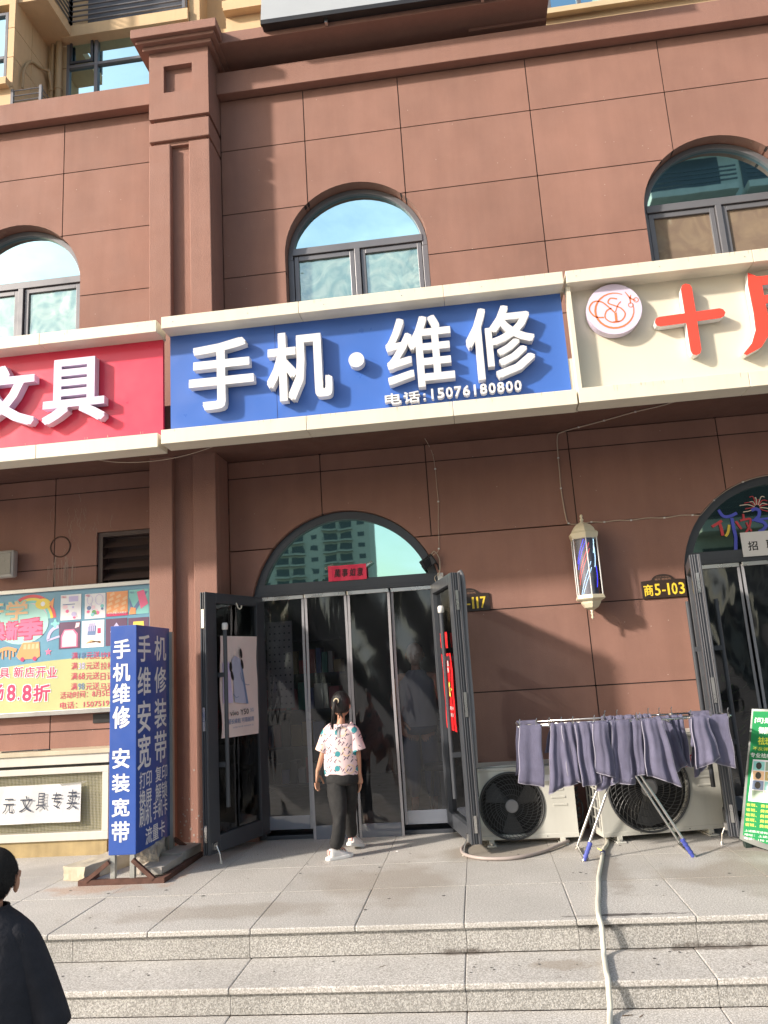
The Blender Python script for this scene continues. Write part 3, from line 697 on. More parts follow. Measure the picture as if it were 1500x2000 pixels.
def capsule(p, q, r, n=9):
    a = atan2(q[1] - p[1], q[0] - p[0])
    return [(q[0] + r * cos(a - pi / 2 + pi * i / n), q[1] + r * sin(a - pi / 2 + pi * i / n)) for i in range(n + 1)] + [(p[0] + r * cos(a + pi / 2 + pi * i / n), p[1] + r * sin(a + pi / 2 + pi * i / n)) for i in range(n + 1)]
def layered(pl, par, name='letter'):
    m = MB()
    for p in pl: m.prism(p, FS, .078, .01)
    o = m.build(name, LW, par); f = MB()
    for p in pl: f.prism(p, FS, .086, .0785)
    f.build('letter_face', LRD, o)
layered([[(1.59, 3.767), (1.778, 3.774), (1.778, 3.55), (1.79, 3.52), (1.815, 3.51), (1.842, 3.52), (1.855, 3.55), (1.856, 3.777), (2.03, 3.784), (2.055, 3.795), (2.068, 3.822), (2.055, 3.849), (2.03, 3.86), (1.857, 3.853), (1.855, 4.05), (1.842, 4.077), (1.815, 4.088), (1.788, 4.077), (1.776, 4.05), (1.777, 3.85), (1.59, 3.843), (1.563, 3.832), (1.552, 3.805), (1.563, 3.778)]], sC)
yl = [(2.275, 4.12), (2.33, 4.085), (2.36, 4.08), (2.36, 3.90), (2.365, 3.72), (2.34, 3.60), (2.28, 3.52), (2.17, 3.47), (2.15, 3.485), (2.22, 3.56), (2.262, 3.66), (2.268, 3.80), (2.262, 4.03)]
layered([yl, [(2.361, 4.08), (2.74, 4.085), (2.74, 4.01), (2.361, 4.01)], [(2.361, 3.925), (2.66, 3.93), (2.66, 3.865), (2.361, 3.86)], [(2.366, 3.77), (2.66, 3.775), (2.66, 3.71), (2.366, 3.705)],
         [(2.661, 4.009), (2.74, 4.009), (2.74, 3.50), (2.62, 3.50), (2.60, 3.56), (2.66, 3.57)]], sC)
# brackets in the gap
bx('bracket', .906, .924, -1.1, -.9, 4.17, 4.2, CREAMM, sC); bx('bracket', .895, .93, -1.08, -1.04, 3.2, 3.62, CREAMM, sC)
# ================================================================ clear strip curtains in the doorways
PVC = glass_clear('clear pvc sheet', (.60, .62, .68), .04, wave=.28, wscale=2.3, stretch=(1, 1, .33), rough=.07, haze=.035, hcol='#6f747e')
PVCB = glass_clear('bluish pvc band', (.45, .5, .6), .08, wave=.2, haze=.55, hcol='#7f8796')
PVCE = mat('milky magnetic border', (.30, .30, .32), .3, var=.06)
def curtain(h, label, edges, drops):
    cx, r = h['cx'], h['r']
    t = thing('strip_curtain', label, 'curtain', (cx, .0, 0), group='clear strip curtains in the doorways')
    for k, (a, b) in enumerate(zip(edges[:-1], edges[1:])):
        y = .012 if drops[k] > .05 else -.012; zb = drops[k]; a += .004; b -= .004
        nx, nz = 10, 30; m = MB(); ph = random.uniform(0, 6)
        for j in range(nz + 1):
            for i in range(nx + 1):
                u = i / nx; z = zb + .11 + (1.985 + .05 - zb - .11) * j / nz
                m.v.append((a + .02 + (b - a - .04) * u, y + .010 * sin(pi * u) * sin(z * 3.1 + ph) + .006 * sin(z * 7 + u * 4 + ph), z))
        for j in range(nz):
            for i in range(nx): q = j * (nx + 1) + i; m.f.append((q, q + 1, q + nx + 2, q + nx + 1))
        s = link('sheet', m.mesh('sheet', False), PVC, t, smooth=True)
        for e in (a, b - .022):
            m = MB(); pts = [(e + .011 + .004 * sin(z * 3 + ph), y - .006, z) for z in [zb + (2.05 - zb) * i / 12 for i in range(13)]]
            k0 = len(m.v)
            for p in pts: m.v += [(p[0] - .011, p[1] - .003, p[2]), (p[0] + .011, p[1] - .003, p[2]), (p[0] + .011, p[1] + .003, p[2]), (p[0] - .011, p[1] + .003, p[2])]
            for i in range(12):
                for j in range(4): m.f.append((i * 4 + j, i * 4 + (j + 1) % 4, i * 4 + 4 + (j + 1) % 4, i * 4 + 4 + j))
            m.build('side_band', PVCE, t)
        bx('bottom_band', a + .022, b - .022, y - .006, y - .002, zb, zb + .11, PVCB, t)
        bx('hanging_rail', a + .004, b - .004, y - .02, y - .006, 2.035, 2.068, STEEL, t, bevel=.002)
curtain(DRS[0], 'clear plastic strip curtain with four grey edged panels in the 117 doorway', [-1.90, -1.487, -1.098, -.71, -.32], [.085, .0, .0, .085])
curtain(DRS[1], 'clear plastic strip curtain in the doorway behind the green board', [1.90, 2.285, 2.68, 3.08, 3.47], [.085, .0, .0, .085])

# ================================================================ things on the doorways
REDP = mat('red paper', (.72, .03, .09), .6, var=.06); INK = mat('black ink', (.012, .012, .014), .5); GOLD = mat('gold yellow lettering', (.85, .60, .05), .45, var=.03)
PAPER = mat('white paper', (.60, .60, .60), .65, var=.03)
cp = thing('paper_couplet', 'small pink red paper strip with black brush characters on the fanlight', 'paper strip', (-1.085, .085, 2.17))
m = MB()
for i in range(11): m.v += [(-1.262 + .35 * i / 10, .035 - .004 * sin(i * 1.4), 2.172), (-1.262 + .35 * i / 10, .035 - .004 * sin(i * 1.4 + .4), 2.312)]
for i in range(10): m.f.append((i * 2, i * 2 + 2, i * 2 + 3, i * 2 + 1))
link('strip', m.mesh('strip', False), REDP, cp)
for k, ch in enumerate('萬事如意'): text('character', ch, -1.205 + .068 * k, -1.148 + .068 * k, 2.205, 2.28, FRONT(.03), .002, INK, cp, bold=.02, shear=.15)
TAPE = glass_clear('clear tape', (.7, .7, .66), .1, haze=.3, hcol='#c8c4b8')
MB().add([(-1.30, .037, 2.30), (-1.22, .037, 2.335), (-1.21, .034, 2.31), (-1.28, .034, 2.275)], [(0, 1, 2, 3)]).build('tape', TAPE, cp); MB().add([(-.95, .034, 2.30), (-.86, .036, 2.335), (-.85, .037, 2.32), (-.92, .034, 2.275)], [(0, 1, 2, 3)]).build('tape', TAPE, cp)

lp = thing('wall_lamp', 'small black lamp wired to the corner of the green fanlight', 'lamp', (-.35, -.03, 2.25))
Mx = Matrix.Translation((-.35, -.05, 2.27)) @ Matrix.Rotation(radians(-32), 4, 'Y') @ Matrix.Rotation(radians(25), 4, 'X')
MB().box(-.065, .065, -.02, .02, -.045, .045, Mx).build('housing', BLACK, lp, bevel=.005); MB().box(-.055, .055, -.024, -.02, -.036, .036, Mx).build('lens', glass_coated('lamp lens', '#15161a', (.6, .6, .6), .2), lp)
MB().tube([(-.30, -.03, 2.28), (-.27, .0, 2.25), (-.26, .0, 2.20)], .008, 8).build('arm', BLACK, lp)
bx('junction_box', -.275, -.225, -.03, 0, 2.10, 2.17, WHITE, lp, bevel=.004)
m = MB(); m.tube(smoothpts([(-.33, -.06, 2.30), (-.29, -.06, 2.36), (-.25, -.03, 2.30), (-.25, -.03, 2.2), (-.27, -.05, 2.14)]), .004, 6); m.tube(smoothpts([(-.25, -.04, 2.17), (-.30, -.06, 2.13), (-.28, -.06, 2.08), (-.22, -.05, 2.1), (-.24, -.04, 2.15)]), .003, 6)
m.build('wire', mat('beige wire', (.45, .38, .30), .6), lp)

# number plates
PLB = mat('dark brown enamel', (.035, .022, .018), .35)
def plate(x0, label, txt):
    y = -.004; t = thing('number_plate', label, 'number plate', (x0 + .18, y, 1.82), group='house number plates')
    z0 = 1.815; o = [(x0, z0), (x0 + .365, z0), (x0 + .365, z0 + .15), (x0 + .285, z0 + .155)] + [(x0 + .183 + .095 * cos(a), z0 + .15 + .052 * sin(a)) for a in [radians(10 + 160 * i / 14) for i in range(15)]] + [(x0 + .08, z0 + .155), (x0, z0 + .15)]
    MB().prism(o, FRONT(0), .016, .002).build('plate', PLB, t, bevel=.002)
    w = [.075] + [.048] * 5; x = x0 + .015
    for k, ch in enumerate(txt):
        ww = .078 if ch == '商' else (.030 if ch == '-' else (.026 if ch == '1' else .048))
        text('number_character', ch, x, x + ww, z0 + (.055 if ch == '-' else .022), z0 + (.068 if ch == '-' else .122), FRONT(0), .0175, GOLD, t, bold=.03); x += ww + .012
    dim = mat('faded bronze print', (.30, .17, .12), .5)
    text('small_print', '福华·御城苑', x0 + .115, x0 + .25, z0 + .150, z0 + .168, FRONT(0), .0175, dim, t, bold=.005); text('small_print', 'FUHUA YUCHENG', x0 + .13, x0 + .235, z0 + .175, z0 + .182, FRONT(0), .0175, dim, t, bold=.005)
plate(1.452, 'dark brown number plate reading 5-103 beside the right doorway', '商5-103')
plate(-.205, 'dark brown number plate half hidden by the open right door, ending in 117', '商5-117')

# barber pole
bp = thing('barber_pole', 'hexagonal cream and glass barber pole lamp glowing blue on the brown wall', 'barber pole', (1.0, -.16, 1.69))
IV = mat('ivory painted metal', (.72, .65, .48), .4, var=.04); c = (.995, -.165, 0)
MB().lathe([(.008, 2.56), (.014, 2.545), (.008, 2.53), (.018, 2.515), (.010, 2.50), (.03, 2.485)][::-1], c, 12).build('finial', IV, bp, smooth=True)
MB().lathe([(.128, 2.375), (.132, 2.39), (.118, 2.405), (.108, 2.41), (.098, 2.435), (.07, 2.465), (.03, 2.487)], c, 6, radians(30)).build('dome', IV, bp)
MB().lathe([(.118, 2.345), (.130, 2.375)], c, 6, radians(30)).build('collar', IV, bp)
MB().lathe([(.02, 1.745), (.06, 1.765), (.085, 1.80), (.09, 1.815), (.118, 1.83), (.130, 1.84), (.118, 1.87)], c, 6, radians(30)).build('base_cup', IV, bp)
MB().lathe([(.004, 1.668), (.012, 1.685), (.006, 1.705), (.014, 1.715), (.008, 1.73), (.02, 1.748)], c, 12).build('finial', IV, bp, smooth=True)
for i in range(6):
    a = radians(30 + 60 * i); MB().tube([(c[0] + .112 * cos(a), c[1] + .112 * sin(a), 1.865), (c[0] + .112 * cos(a), c[1] + .112 * sin(a), 2.35)], .0055, 6).build('glazing_bar', WHITE, bp)
    b_ = radians(90 + 60 * i); p = [(c[0] + .108 * cos(q), c[1] + .108 * sin(q)) for q in (a, b_)]
    link('pane', MB().add([(p[0][0], p[0][1], 1.866), (p[1][0], p[1][1], 1.866), (p[1][0], p[1][1], 2.348), (p[0][0], p[0][1], 2.348)], [(0, 1, 2, 3)]).mesh('pane', False), glass_clear('pole glass', (.90, .91, .95), .0, gcol=(.35, .36, .4)) if i == 0 else bpy.data.materials['pole glass'], bp)
MB().lathe([(.074, 1.87), (.074, 2.345)], c, 28).build('cylinder', mat('dark grey tube', (.16, .17, .21), .3, var=.1), bp, smooth=False)
EB, ER, EW = emit('blue led', '#3a3cff', 3), emit('red led', '#ff5a48', 2.2), emit('white led', '#bfe6ff', 3.0)
def helix(z0, phase, m_, turn=1.7, H=.30):
    mb = MB(); n = 34
    for i in range(n):
        a = phase + turn * i / n; z = z0 + H * i / n
        if z < 1.875 or z > 2.34: continue
        mb.lathe([(.0010, -.002), (.0024, 0), (.0010, .002)], (c[0] + .077 * cos(a), c[1] + .077 * sin(a), z), 5)
    o = mb.build('led_strip', m_, bp); o['kind'] = 'stuff'
for z0, m_ in ((2.14, EB), (2.19, EB), (2.01, ER), (2.06, ER), (1.85, EW), (1.90, EW)): helix(z0 - .05, radians(195), m_)
for z0, m_ in ((2.22, EW), (1.93, EB), (2.1, EW)): helix(z0, radians(-40), m_, turn=.9, H=.2)
MB().box(.96, 1.03, -.06, 0, 2.05, 2.15).build('bracket', IV, bp)

# cables
BEI = mat('beige cable', (.46, .36, .29), .6)
def cable(name, pts, r, m_, label, group='cables clipped to the wall', clips=()):
    o = MB().tube(smoothpts(pts, 5), r, 7).build(name, m_, None, smooth=True); tag(o, label, 'cable', group)
    for p in clips: MB().box(p[0] - .008, p[0] + .008, p[1] - .006, p[1] + .006, p[2] - .006, p[2] + .006).build('clip', WHITE, o)
    return o
cp1 = [(1.96, -.79, 3.352), (1.72, -.54, 3.352), (1.50, -.42, 3.352), (1.27, -.25, 3.352), (1.07, -.12, 3.352), (.93, -.02, 3.350), (.89, -.008, 3.31), (.878, -.008, 3.12), (.876, -.008, 2.98), (.872, -.008, 2.84), (.878, -.008, 2.70), (.886, -.008, 2.60), (.904, -.01, 2.52), (.99, -.01, 2.505)]
cable('wall_cable', cp1, .0055, BEI, 'beige cable from canopy soffit down to the barber pole top', clips=[cp1[i] for i in (2, 3, 4, 7, 9, 12)])
cp2 = [(1.02, -.012, 2.508), (1.10, -.008, 2.516), (1.21, -.008, 2.507), (1.32, -.008, 2.512), (1.438, -.008, 2.504), (1.58, -.008, 2.512), (1.719, -.008, 2.502), (1.86, -.008, 2.512), (1.956, -.008, 2.505), (2.02, -.006, 2.497)]
cable('wall_cable', cp2, .0052, BEI, 'beige cable running level from the barber pole to the right doorway arch', clips=[cp2[i] for i in (1, 2, 4, 6, 8)])
cp3 = [(2.02, -.006, 2.497)] + [(2.685 - .855 * cos(a), .015, 1.95 + .855 * sin(a)) for a in [radians(42 + 10 * i) for i in range(9)]]
cable('wall_cable', cp3, .004, BEI, 'thin beige cable following the right doorway arch', clips=cp3[2:8:2])
cp4 = [(-.288, -.2, 3.355), (-.265, -.01, 3.345), (-.235, -.008, 3.25), (-.224, -.008, 3.12), (-.222, -.008, 2.95), (-.219, -.008, 2.815), (-.235, -.008, 2.6), (-.247, -.008, 2.387), (-.29, -.02, 2.34), (-.33, -.04, 2.31)]
cable('wall_cable', cp4, .003, BEI, 'thin cable dropping from the soffit to the black lamp', clips=[cp4[i] for i in (3, 5, 7)])
cable('wall_cable', [(-3.0, -1.05, 3.2), (-2.75, -1.02, 3.15), (-2.45, -1.0, 3.14), (-2.15, -1.0, 3.17), (-1.85, -1.0, 3.25), (-1.6, -1.0, 3.36)], .003, BEI, 'thin loose cable sagging across the pilaster under the sign')

# flood lamp at the left
fl = thing('floodlight', 'grey faced rectangular floodlight with pale rim, on wall by pipe hole', 'floodlight', (-4.3, -.1, 2.54))
bx('lamp_rim', -4.46, -4.19, -.14, -.06, 2.42, 2.675, mat('weathered grey white metal', (.42, .40, .37), .55, var=.12, streak=.1), fl, bevel=.02)
bx('lens', -4.43, -4.215, -.146, -.139, 2.447, 2.65, mat('dusty lamp glass', (.20, .185, .16), .3, var=.15), fl, bevel=.004); bx('arm', -4.36, -4.30, -.06, 0, 2.50, 2.60, CREAMM, fl)

# ================================================================ billboard
bd = thing('poster_board', 'silver framed back-to-school poster in blue and yellow green left of pilaster', 'poster board', (-4.3, -.06, 1.16))
Bp = lambda px, py: (-4.364 + .00499 * px, 2.294 - .00466 * (py - 1157 + .0759 * px))
FB = FRONT(-.05); BX0, BX1 = -6.0, -2.782
BLU = mat('poster sky blue', (.13, .32, .46), .35, var=.08, vscale=3, coat=.3); YGR = mat('poster yellow green', (.52, .53, .26), .35, var=.06, vscale=3, coat=.3)
bx('print_sheet', BX0, BX1, -.05, -.03, 1.18, 2.275, BLU, bd)
SIL = mat('brushed silver frame', (.5, .5, .5), .35, metal=.8)
for a in ((BX0, BX1, 2.265, 2.305), (BX0, BX1, 1.148, 1.19)): bx('frame_rail', a[0], a[1], -.075, -.02, a[2], a[3], SIL, bd, bevel=.004)
hill = [(BX0, 1.191)] + [(x, 1.60 + .04 * sin((x + 4.3) * 2.2) - (.10 if x < -4.3 else 0) * min(1, (-4.3 - x))) for x in [BX0 + (BX1 - BX0) * i / 40 for i in range(41)]] + [(BX1, 1.191)]
poly('hill_print', hill, FB, .0015, YGR, bd)
def bt(ch, px0, py0, px1, py1, m_, lv=2, bold=.02, par=bd, halo=None, name='lettering', h=None):
    u0, va = Bp(px0, py0); u1 = Bp(px1, py1)[0]; vb = Bp(px0, py1)[1]
    if halo: link(name, text_mesh(ch, u0 - .008, u1 + .008, vb - .008, va + .008, FB, .0015 + .001 * lv - .0006, bold + .07), halo, par)
    return text(name, ch, u0, u1, vb, va, FB, .0015 + .001 * lv, m_, par, bold=bold)
MAG = mat('magenta print', (.60, .06, .15), .4); PNK = mat('pink print', (.80, .18, .33), .4); PCH = mat('peach print', (.82, .52, .30), .4)
TEA = mat('teal print', (.25, .62, .60), .4); GRY = mat('steel blue print', (.16, .24, .42), .4); PLP = mat('pale pink print', (.84, .62, .68), .4); PLW = mat('pale print', (.80, .80, .82), .4); DPU = mat('dark purple print', (.13, .07, .13), .4)
YEP = mat('yellow print', (.85, .66, .12), .4); ORP = mat('soft orange print', (.82, .36, .16), .4); LAV = mat('lavender print', (.55, .50, .75), .4)
# rainbow and fish
for r, m_ in ((.235, mat('rainbow red print', (.75, .12, .14), .4)), (.205, YEP), (.18, TEA), (.155, PLP), (.13, LAV)):
    u, v = Bp(62, 1215); strip = MB(); strip_mesh(strip, arc(u, v, r, 5, 165), .028, FB, .0018 + (.235 - r) * .002); strip.build('rainbow_print', m_, bd)
u, v = Bp(85, 1180); poly('fish_print', circle(u, v, .075, 20, ry=.05), FB, .0032, YEP, bd); poly('fish_print', circle(u, v, .022, 14), FB, .0036, PLW, bd); poly('fish_print', [(u + .06, v), (u + .11, v + .05), (u + .10, v - .05)], FB, .0033, ORP, bd)
u, v = Bp(45, 1215); poly('cloud_print', circle(u, v - .02, .26, 30, ry=.19), FB, .0030, mat('aqua cloud print', (.42, .72, .66), .4), bd)
bt('学', 12, 1176, 56, 1214, PCH, 4, .05, halo=TEA); bt('开', -34, 1182, 8, 1216, PCH, 4, .05, halo=TEA)
bt('季', 38, 1210, 86, 1252, PNK, 4, .06, halo=MAG); bt('新', 14, 1215, 38, 1252, PNK, 4, .06, halo=MAG); bt('焕', -24, 1217, 13, 1254, PNK, 4, .06, halo=MAG)
# bus, star, protractor, puzzle piece
u0, v0 = Bp(36, 1290); pts = [(u0, v0 + .03), (u0 + .03, v0 + .10), (u0 + .06, v0 + .15), (u0 + .22, v0 + .15), (u0 + .23, v0 + .02), (u0 + .2, v0), (u0 + .03, v0)]
poly('bus_print', pts, FB, .004, ORP, bd)
for i in range(4): poly('bus_print', [(u0 + .065 + .04 * i, v0 + .09), (u0 + .095 + .04 * i, v0 + .09), (u0 + .095 + .04 * i, v0 + .135), (u0 + .07 + .04 * i, v0 + .135)], FB, .0045, PCH, bd)
for q in (.06, .18): poly('bus_print', circle(u0 + q, v0, .02, 12), FB, .0046, MAG, bd)
m = MB(); strip_mesh(m, smoothpts([Bp(-10, 1285), Bp(5, 1272), Bp(20, 1268), Bp(36, 1272)]), .03, FB, .0042)
for i in range(5): strip_mesh(m, [Bp(2 + i * 7, 1272), Bp(2 + i * 7, 1284 + (i % 2) * 5)], .014, FB, .0043)
m.build('drip_print', ORP, bd)
u, v = Bp(98, 1274); poly('star_print', [(u + (.035 if i % 2 == 0 else .015) * sin(i * pi / 5), v + (.035 if i % 2 == 0 else .015) * cos(i * pi / 5)) for i in range(10)], FB, .003, PNK, bd)
m = MB(); u, v = Bp(119, 1248); strip_mesh(m, arc(u, v, .11, 95, 182, 12) , .03, FB, .003); strip_mesh(m, [(u - .12, v - .012), (u, v + .02)], .018, FB, .003); m.build('protractor_print', LAV, bd)
u, v = Bp(110, 1219); m = MB(); m.add([FB(u + .028 * cos(a), v + .028 * sin(a), .003) for a in [i * pi / 2 + .8 for i in range(4)]], [(0, 1, 2, 3)])
for a in (0, 1.57, 3.14, 4.71): m.add([FB(u + .03 * cos(a) + .013 * cos(t), v + .03 * sin(a) + .013 * sin(t), .0031 + a * .0001) for t in [i * pi / 4 for i in range(8)]], [tuple(range(8))])
m.build('puzzle_print', TEA, bd)
# product tiles
def tile(px0, py0, px1, py1, m_):
    a = Bp(px0, py0); b = Bp(px1, py1); u0, u1, v0, v1 = a[0], b[0], b[1], a[1]
    poly('tile_print', [(u0, v0), (u1, v0), (u1, v1), (u0, v1)], FB, .0025, m_, bd)
    L = lambda x, y: (u0 + (u1 - u0) * x, v0 + (v1 - v0) * y); return L
def shp(L, pts, m_, lv=1): poly('tile_shape', [L(*p) for p in pts], FB, .003 + .0005 * lv, m_, bd)
def rnd_shapes(L, n, mats, seed, y0=.1, y1=.6):
    r = random.Random(seed)
    for i in range(n):
        x, y, s = r.uniform(.15, .85), r.uniform(y0, y1), r.uniform(.05, .13)
        shp(L, [(x + s * cos(t), y + s * .8 * sin(t)) for t in [k * 2 * pi / 9 for k in range(9)]], mats[i % len(mats)], 1 + i * .3)
L = tile(120, 1163, 160, 1210, PLW); shp(L, [(.4, .72), (.85, .72), (.85, .93), (.4, .93)], LAV); rnd_shapes(L, 7, [PLP, PNK, LAV], 1); bt('M&G', 122, 1165, 131, 1169, MAG, 6, .01); shp(L, [(.1, .6), (.7, .6), (.7, .63), (.1, .63)], GRY)
L = tile(167, 1161, 207, 1207, PLW); rnd_shapes(L, 12, [TEA, GRY, PNK, PLP, mat('leaf green print', (.15, .4, .15), .4)], 2, .1, .5)
m = MB(); strip_mesh(m, [L(*p) for p in [(.25 + .13 * cos(t), .75 + .17 * sin(t)) for t in [k * .45 for k in range(15)]]], .004, FB, .0045); strip_mesh(m, [L(*p) for p in [(.7 + .19 * cos(t), .75 + .2 * sin(t)) for t in [k * .45 for k in range(15)]]], .004, FB, .0045); strip_mesh(m, [L(.3, .6), L(.4, .3)], .004, FB, .0045); m.build('racket_print', LAV, bd)
bt('M&G', 169, 1162, 177, 1166, MAG, 6, .01)
L = tile(209, 1157, 250, 1202, ORP)
for i in range(4):
    for j in range(3): shp(L, [(.02 + .3 * j + .05 * i, .20 + .2 * i - .1 * j), (.24 + .3 * j + .05 * i, .28 + .2 * i - .1 * j), (.2 + .3 * j + .05 * i, .40 + .2 * i - .1 * j), (-.0 + .3 * j + .05 * i, .30 + .2 * i - .1 * j)], PCH)
shp(L, [(0, 0), (1, 0), (1, .12), (0, .12)], MAG, 3); bt('开学必备文具精选', 212, 1197, 248, 1201, PLW, 8, .01)
L = tile(252, 1153, 290, 1198, TEA); shp(L, [(.02, .7), (.3, .1), (.02, .1)], GRY); shp(L, [(.05, .05), (.8, .9), (.95, .9), (.3, .05)], GRY, 2); shp(L, [(.4, .9), (.75, .98), (.98, .4), (.6, .2)], PNK, 3); shp(L, [(0, 0), (.35, 0), (.35, .25), (.1, .3)], ORP, 4); bt('M&G', 254, 1156, 262, 1160, GRY, 6, .01)
L = tile(118, 1217, 159, 1266, DPU); shp(L, [(.1, .05), (.88, .05), (.88, .55), (.7, .72), (.25, .72), (.1, .5)], PNK); shp(L, [(.16, .08), (.82, .08), (.82, .5), (.66, .68), (.28, .68), (.16, .45)], PLP, 2); shp(L, [(.5, .25), (.8, .25), (.8, .42), (.5, .42)], PLW, 3); shp(L, [(.75, .75), (.95, .8), (.98, .95), (.8, .95)], PLP, 3)
L = tile(162, 1214, 205, 1263, PLW); shp(L, [(.25, .45), (.62, .45), (.65, .8), (.27, .78)], GRY); shp(L, [(.7, .5), (.85, .5), (.85, .7), (.7, .7)], MAG)
for i in range(5): shp(L, [(.2 + .05 * i, .15 + .03 * i), (.85, .2 - .02 * i), (.85, .23 - .02 * i), (.2 + .05 * i, .18 + .03 * i)], PCH, 2)
for i in range(4): shp(L, [(.3 + .08 * i, .6), (.35 + .08 * i, .6), (.35 + .08 * i, .9), (.3 + .08 * i, .9)], LAV, 4)
L = tile(208, 1210, 249, 1259, DPU); shp(L, [(.2, .5), (.5, .85), (.8, .5)], LAV); L = tile(251, 1208, 290, 1255, DPU); shp(L, [(.2, .4), (.25, .85), (.75, .85), (.8, .4)], YEP)
for k, (row, num, m_) in enumerate((('饮料', '18', GRY), ('拉杆', '38', LAV), ('日记', '68', MAG), ('马克', '98', GRY))):
    y = 1275 + 19.6 * k
    bt('满', 143, y, 155, y + 13.5, MAG, 3, .004); bt(num, 157, y, 169, y + 12.5, m_, 3, .01); bt('元送', 171, y - 1, 197, y + 13, MAG, 3, .004); bt(row, 199, y - 1, 224, y + 13, MAG, 3, .004)
bt('具', 4, 1307, 24, 1326, MAG, 3, .03, halo=PLW); bt('文', -20, 1308, 1, 1327, MAG, 3, .03, halo=PLW)
for k, ch in enumerate('新店开业'): bt(ch, 32 + 21.5 * k, 1304, 51 + 21.5 * k, 1324, MAG, 3, .03, halo=PLW)
for ch, a, b in (('场', -14, 14), ('8', 20, 37), ('.', 41, 45), ('8', 50, 68), ('折', 71, 104)): bt(ch, a, 1338 if ch != '.' else 1362, b, 1370 if ch != '.' else 1367, MAG, 3, .05, halo=PLW)
bt('活动时间：8月5日', 123, 1351, 218, 1364, MAG, 3, .008); bt('电话：1507519', 123, 1370, 216, 1383, MAG, 3, .01)

# ================================================================ mesh fronted cabinet and its paper
cbn = thing('mesh_cabinet', 'cream cabinet with wire mesh front standing below the poster board', 'cabinet', (-4.2, -.28, 0))
CW = mat('off white painted wood', (.58, .555, .49), .55, var=.05, streak=.05); YW = mat('yellowed board', (.36, .27, .13), .7, var=.25, vscale=4, streak=.15)
CX0, CX1 = -6.0, -3.17
bx('plinth', CX0, CX1 - .02, -.27, -.03, 0, .125, YW, cbn); bx('body', CX0, CX1 - .01, -.20, -.03, .125, .72, mat('olive yellow backing', (.36, .34, .16), .8, var=.25, vscale=2), cbn)
for a in ((CX0, CX1, .125, .19), (CX0, CX1, .665, .715)): bx('frame_bar', a[0], a[1], -.29, -.20, a[2], a[3], CW, cbn, bevel=.004)
bx('frame_bar', CX1 - .055, CX1, -.291, -.20, .19, .665, CW, cbn, bevel=.003)
bx('shadow_gap', CX0, CX1 - .02, -.25, -.03, .715, .74, BLACK, cbn); bx('top_box', CX0, CX1, -.285, -.03, .74, .82, CW, cbn, bevel=.004); bx('top_board', CX0, CX1 + .02, -.30, .0 - .002, .82, .855, mat('bare cream plank', (.52, .45, .33), .7, var=.1, streak=.1), cbn, bevel=.004)
mm = MB(); x = -4.62
while x < CX1 - .055: mm.box(x, x + .0028, -.2585, -.2557, .19, .665); x += .0125
z = .197
while z < .665: mm.box(-4.62, CX1 - .055, -.2555, -.2527, z, z + .0028); z += .0125
o = mm.build('wire_mesh', mat('cream coated wire', (.48, .45, .34), .5), cbn); o['kind'] = 'stuff'
MB().tube(smoothpts([(-4.2, -.2, .862), (-3.95, -.17, .862), (-3.8, -.16, .862), (-3.77, -.18, .862), (-3.86, -.2, .862), (-3.93, -.17, .865)]), .006, 6).build('strap', BLACK, cbn)
pn = thing('paper_notice', 'white paper with handwritten characters taped to the mesh cabinet', 'paper notice', (-3.8, -.30, .28))
m = MB(); n = 14
for i in range(n + 1):
    u = -4.6 + 1.19 * i / n
    m.v += [(u, -.300 - .006 * sin(i * 1.1), .275 + .0 * i), (u, -.296 - .004 * sin(i * 1.7), .585)]
for i in range(n): m.f.append((2 * i, 2 * i + 2, 2 * i + 3, 2 * i + 1))
link('sheet', m.mesh('sheet', False), PAPER, pn)
MARK = mat('blue black marker', (.03, .04, .07), .5)
for ch, a, b, z0, z1 in (('元', -4.105, -4.0, .365, .485), ('文', -3.955, -3.835, .37, .50), ('具', -3.805, -3.715, .38, .52), ('专', -3.665, -3.575, .385, .52), ('卖', -3.53, -3.415 - .02, .375, .535)):
    text('character', ch, a, b, z0, z1, FRONT(-.3075), .002, MARK, pn, bold=-.012, shear=.1)
MB().add([(-3.60, -.301, .582), (-3.36, -.301, .60), (-3.37, -.301, .585), (-3.58, -.301, .568)], [(0, 1, 2, 3)]).build('tape', bpy.data.materials['clear tape'], pn)

# ================================================================ poster on the left door
def on_leaf(T, u0, u1, z0, z1, d, m_, name, parent, wob=.004, nx=8, nz=14):
    m = MB()
    for j in range(nz + 1):
        for i in range(nx + 1):
            u = i / nx; v = j / nz
            m.v.append(tuple(T(u0 + (u1 - u0) * u + (.008 * sin(v * 9) if i == 0 else 0), z0 + (z1 - z0) * v + .01 * (1 - u) * (1 - v), d + wob * sin(u * 5 + v * 9) + wob * sin(v * 14))))
    for j in range(nz):
        for i in range(nx): q = j * (nx + 1) + i; m.f.append((q, q + 1, q + nx + 2, q + nx + 1))
    return link(name, m.mesh(name, False), m_, parent, smooth=True)
TP = lambda u, v, d=0.0: TL(.79 - u, v, d)      # u runs left to right on the visible side of the left leaf
dp = thing('door_poster', 'creased pale pink phone poster on the glass of the left open door', 'poster', tuple(TP(.3, .9, .03)))
PP = mat('pale pink poster', (.74, .66, .65), .5, var=.06, vscale=4); 
u0, u1, z0, z1 = .135, .66, .895, 1.72
on_leaf(TP, u0, u1, z0, z1, .018, PP, 'sheet', dp, wob=.003)
TPp = lambda u, v, d=0.0: TP(u0 + (u - u0) * 1.3, v - .005, d)
q = lambda pts, m_, d=.026: poly('phone_print', pts, TPp, d, m_, dp)
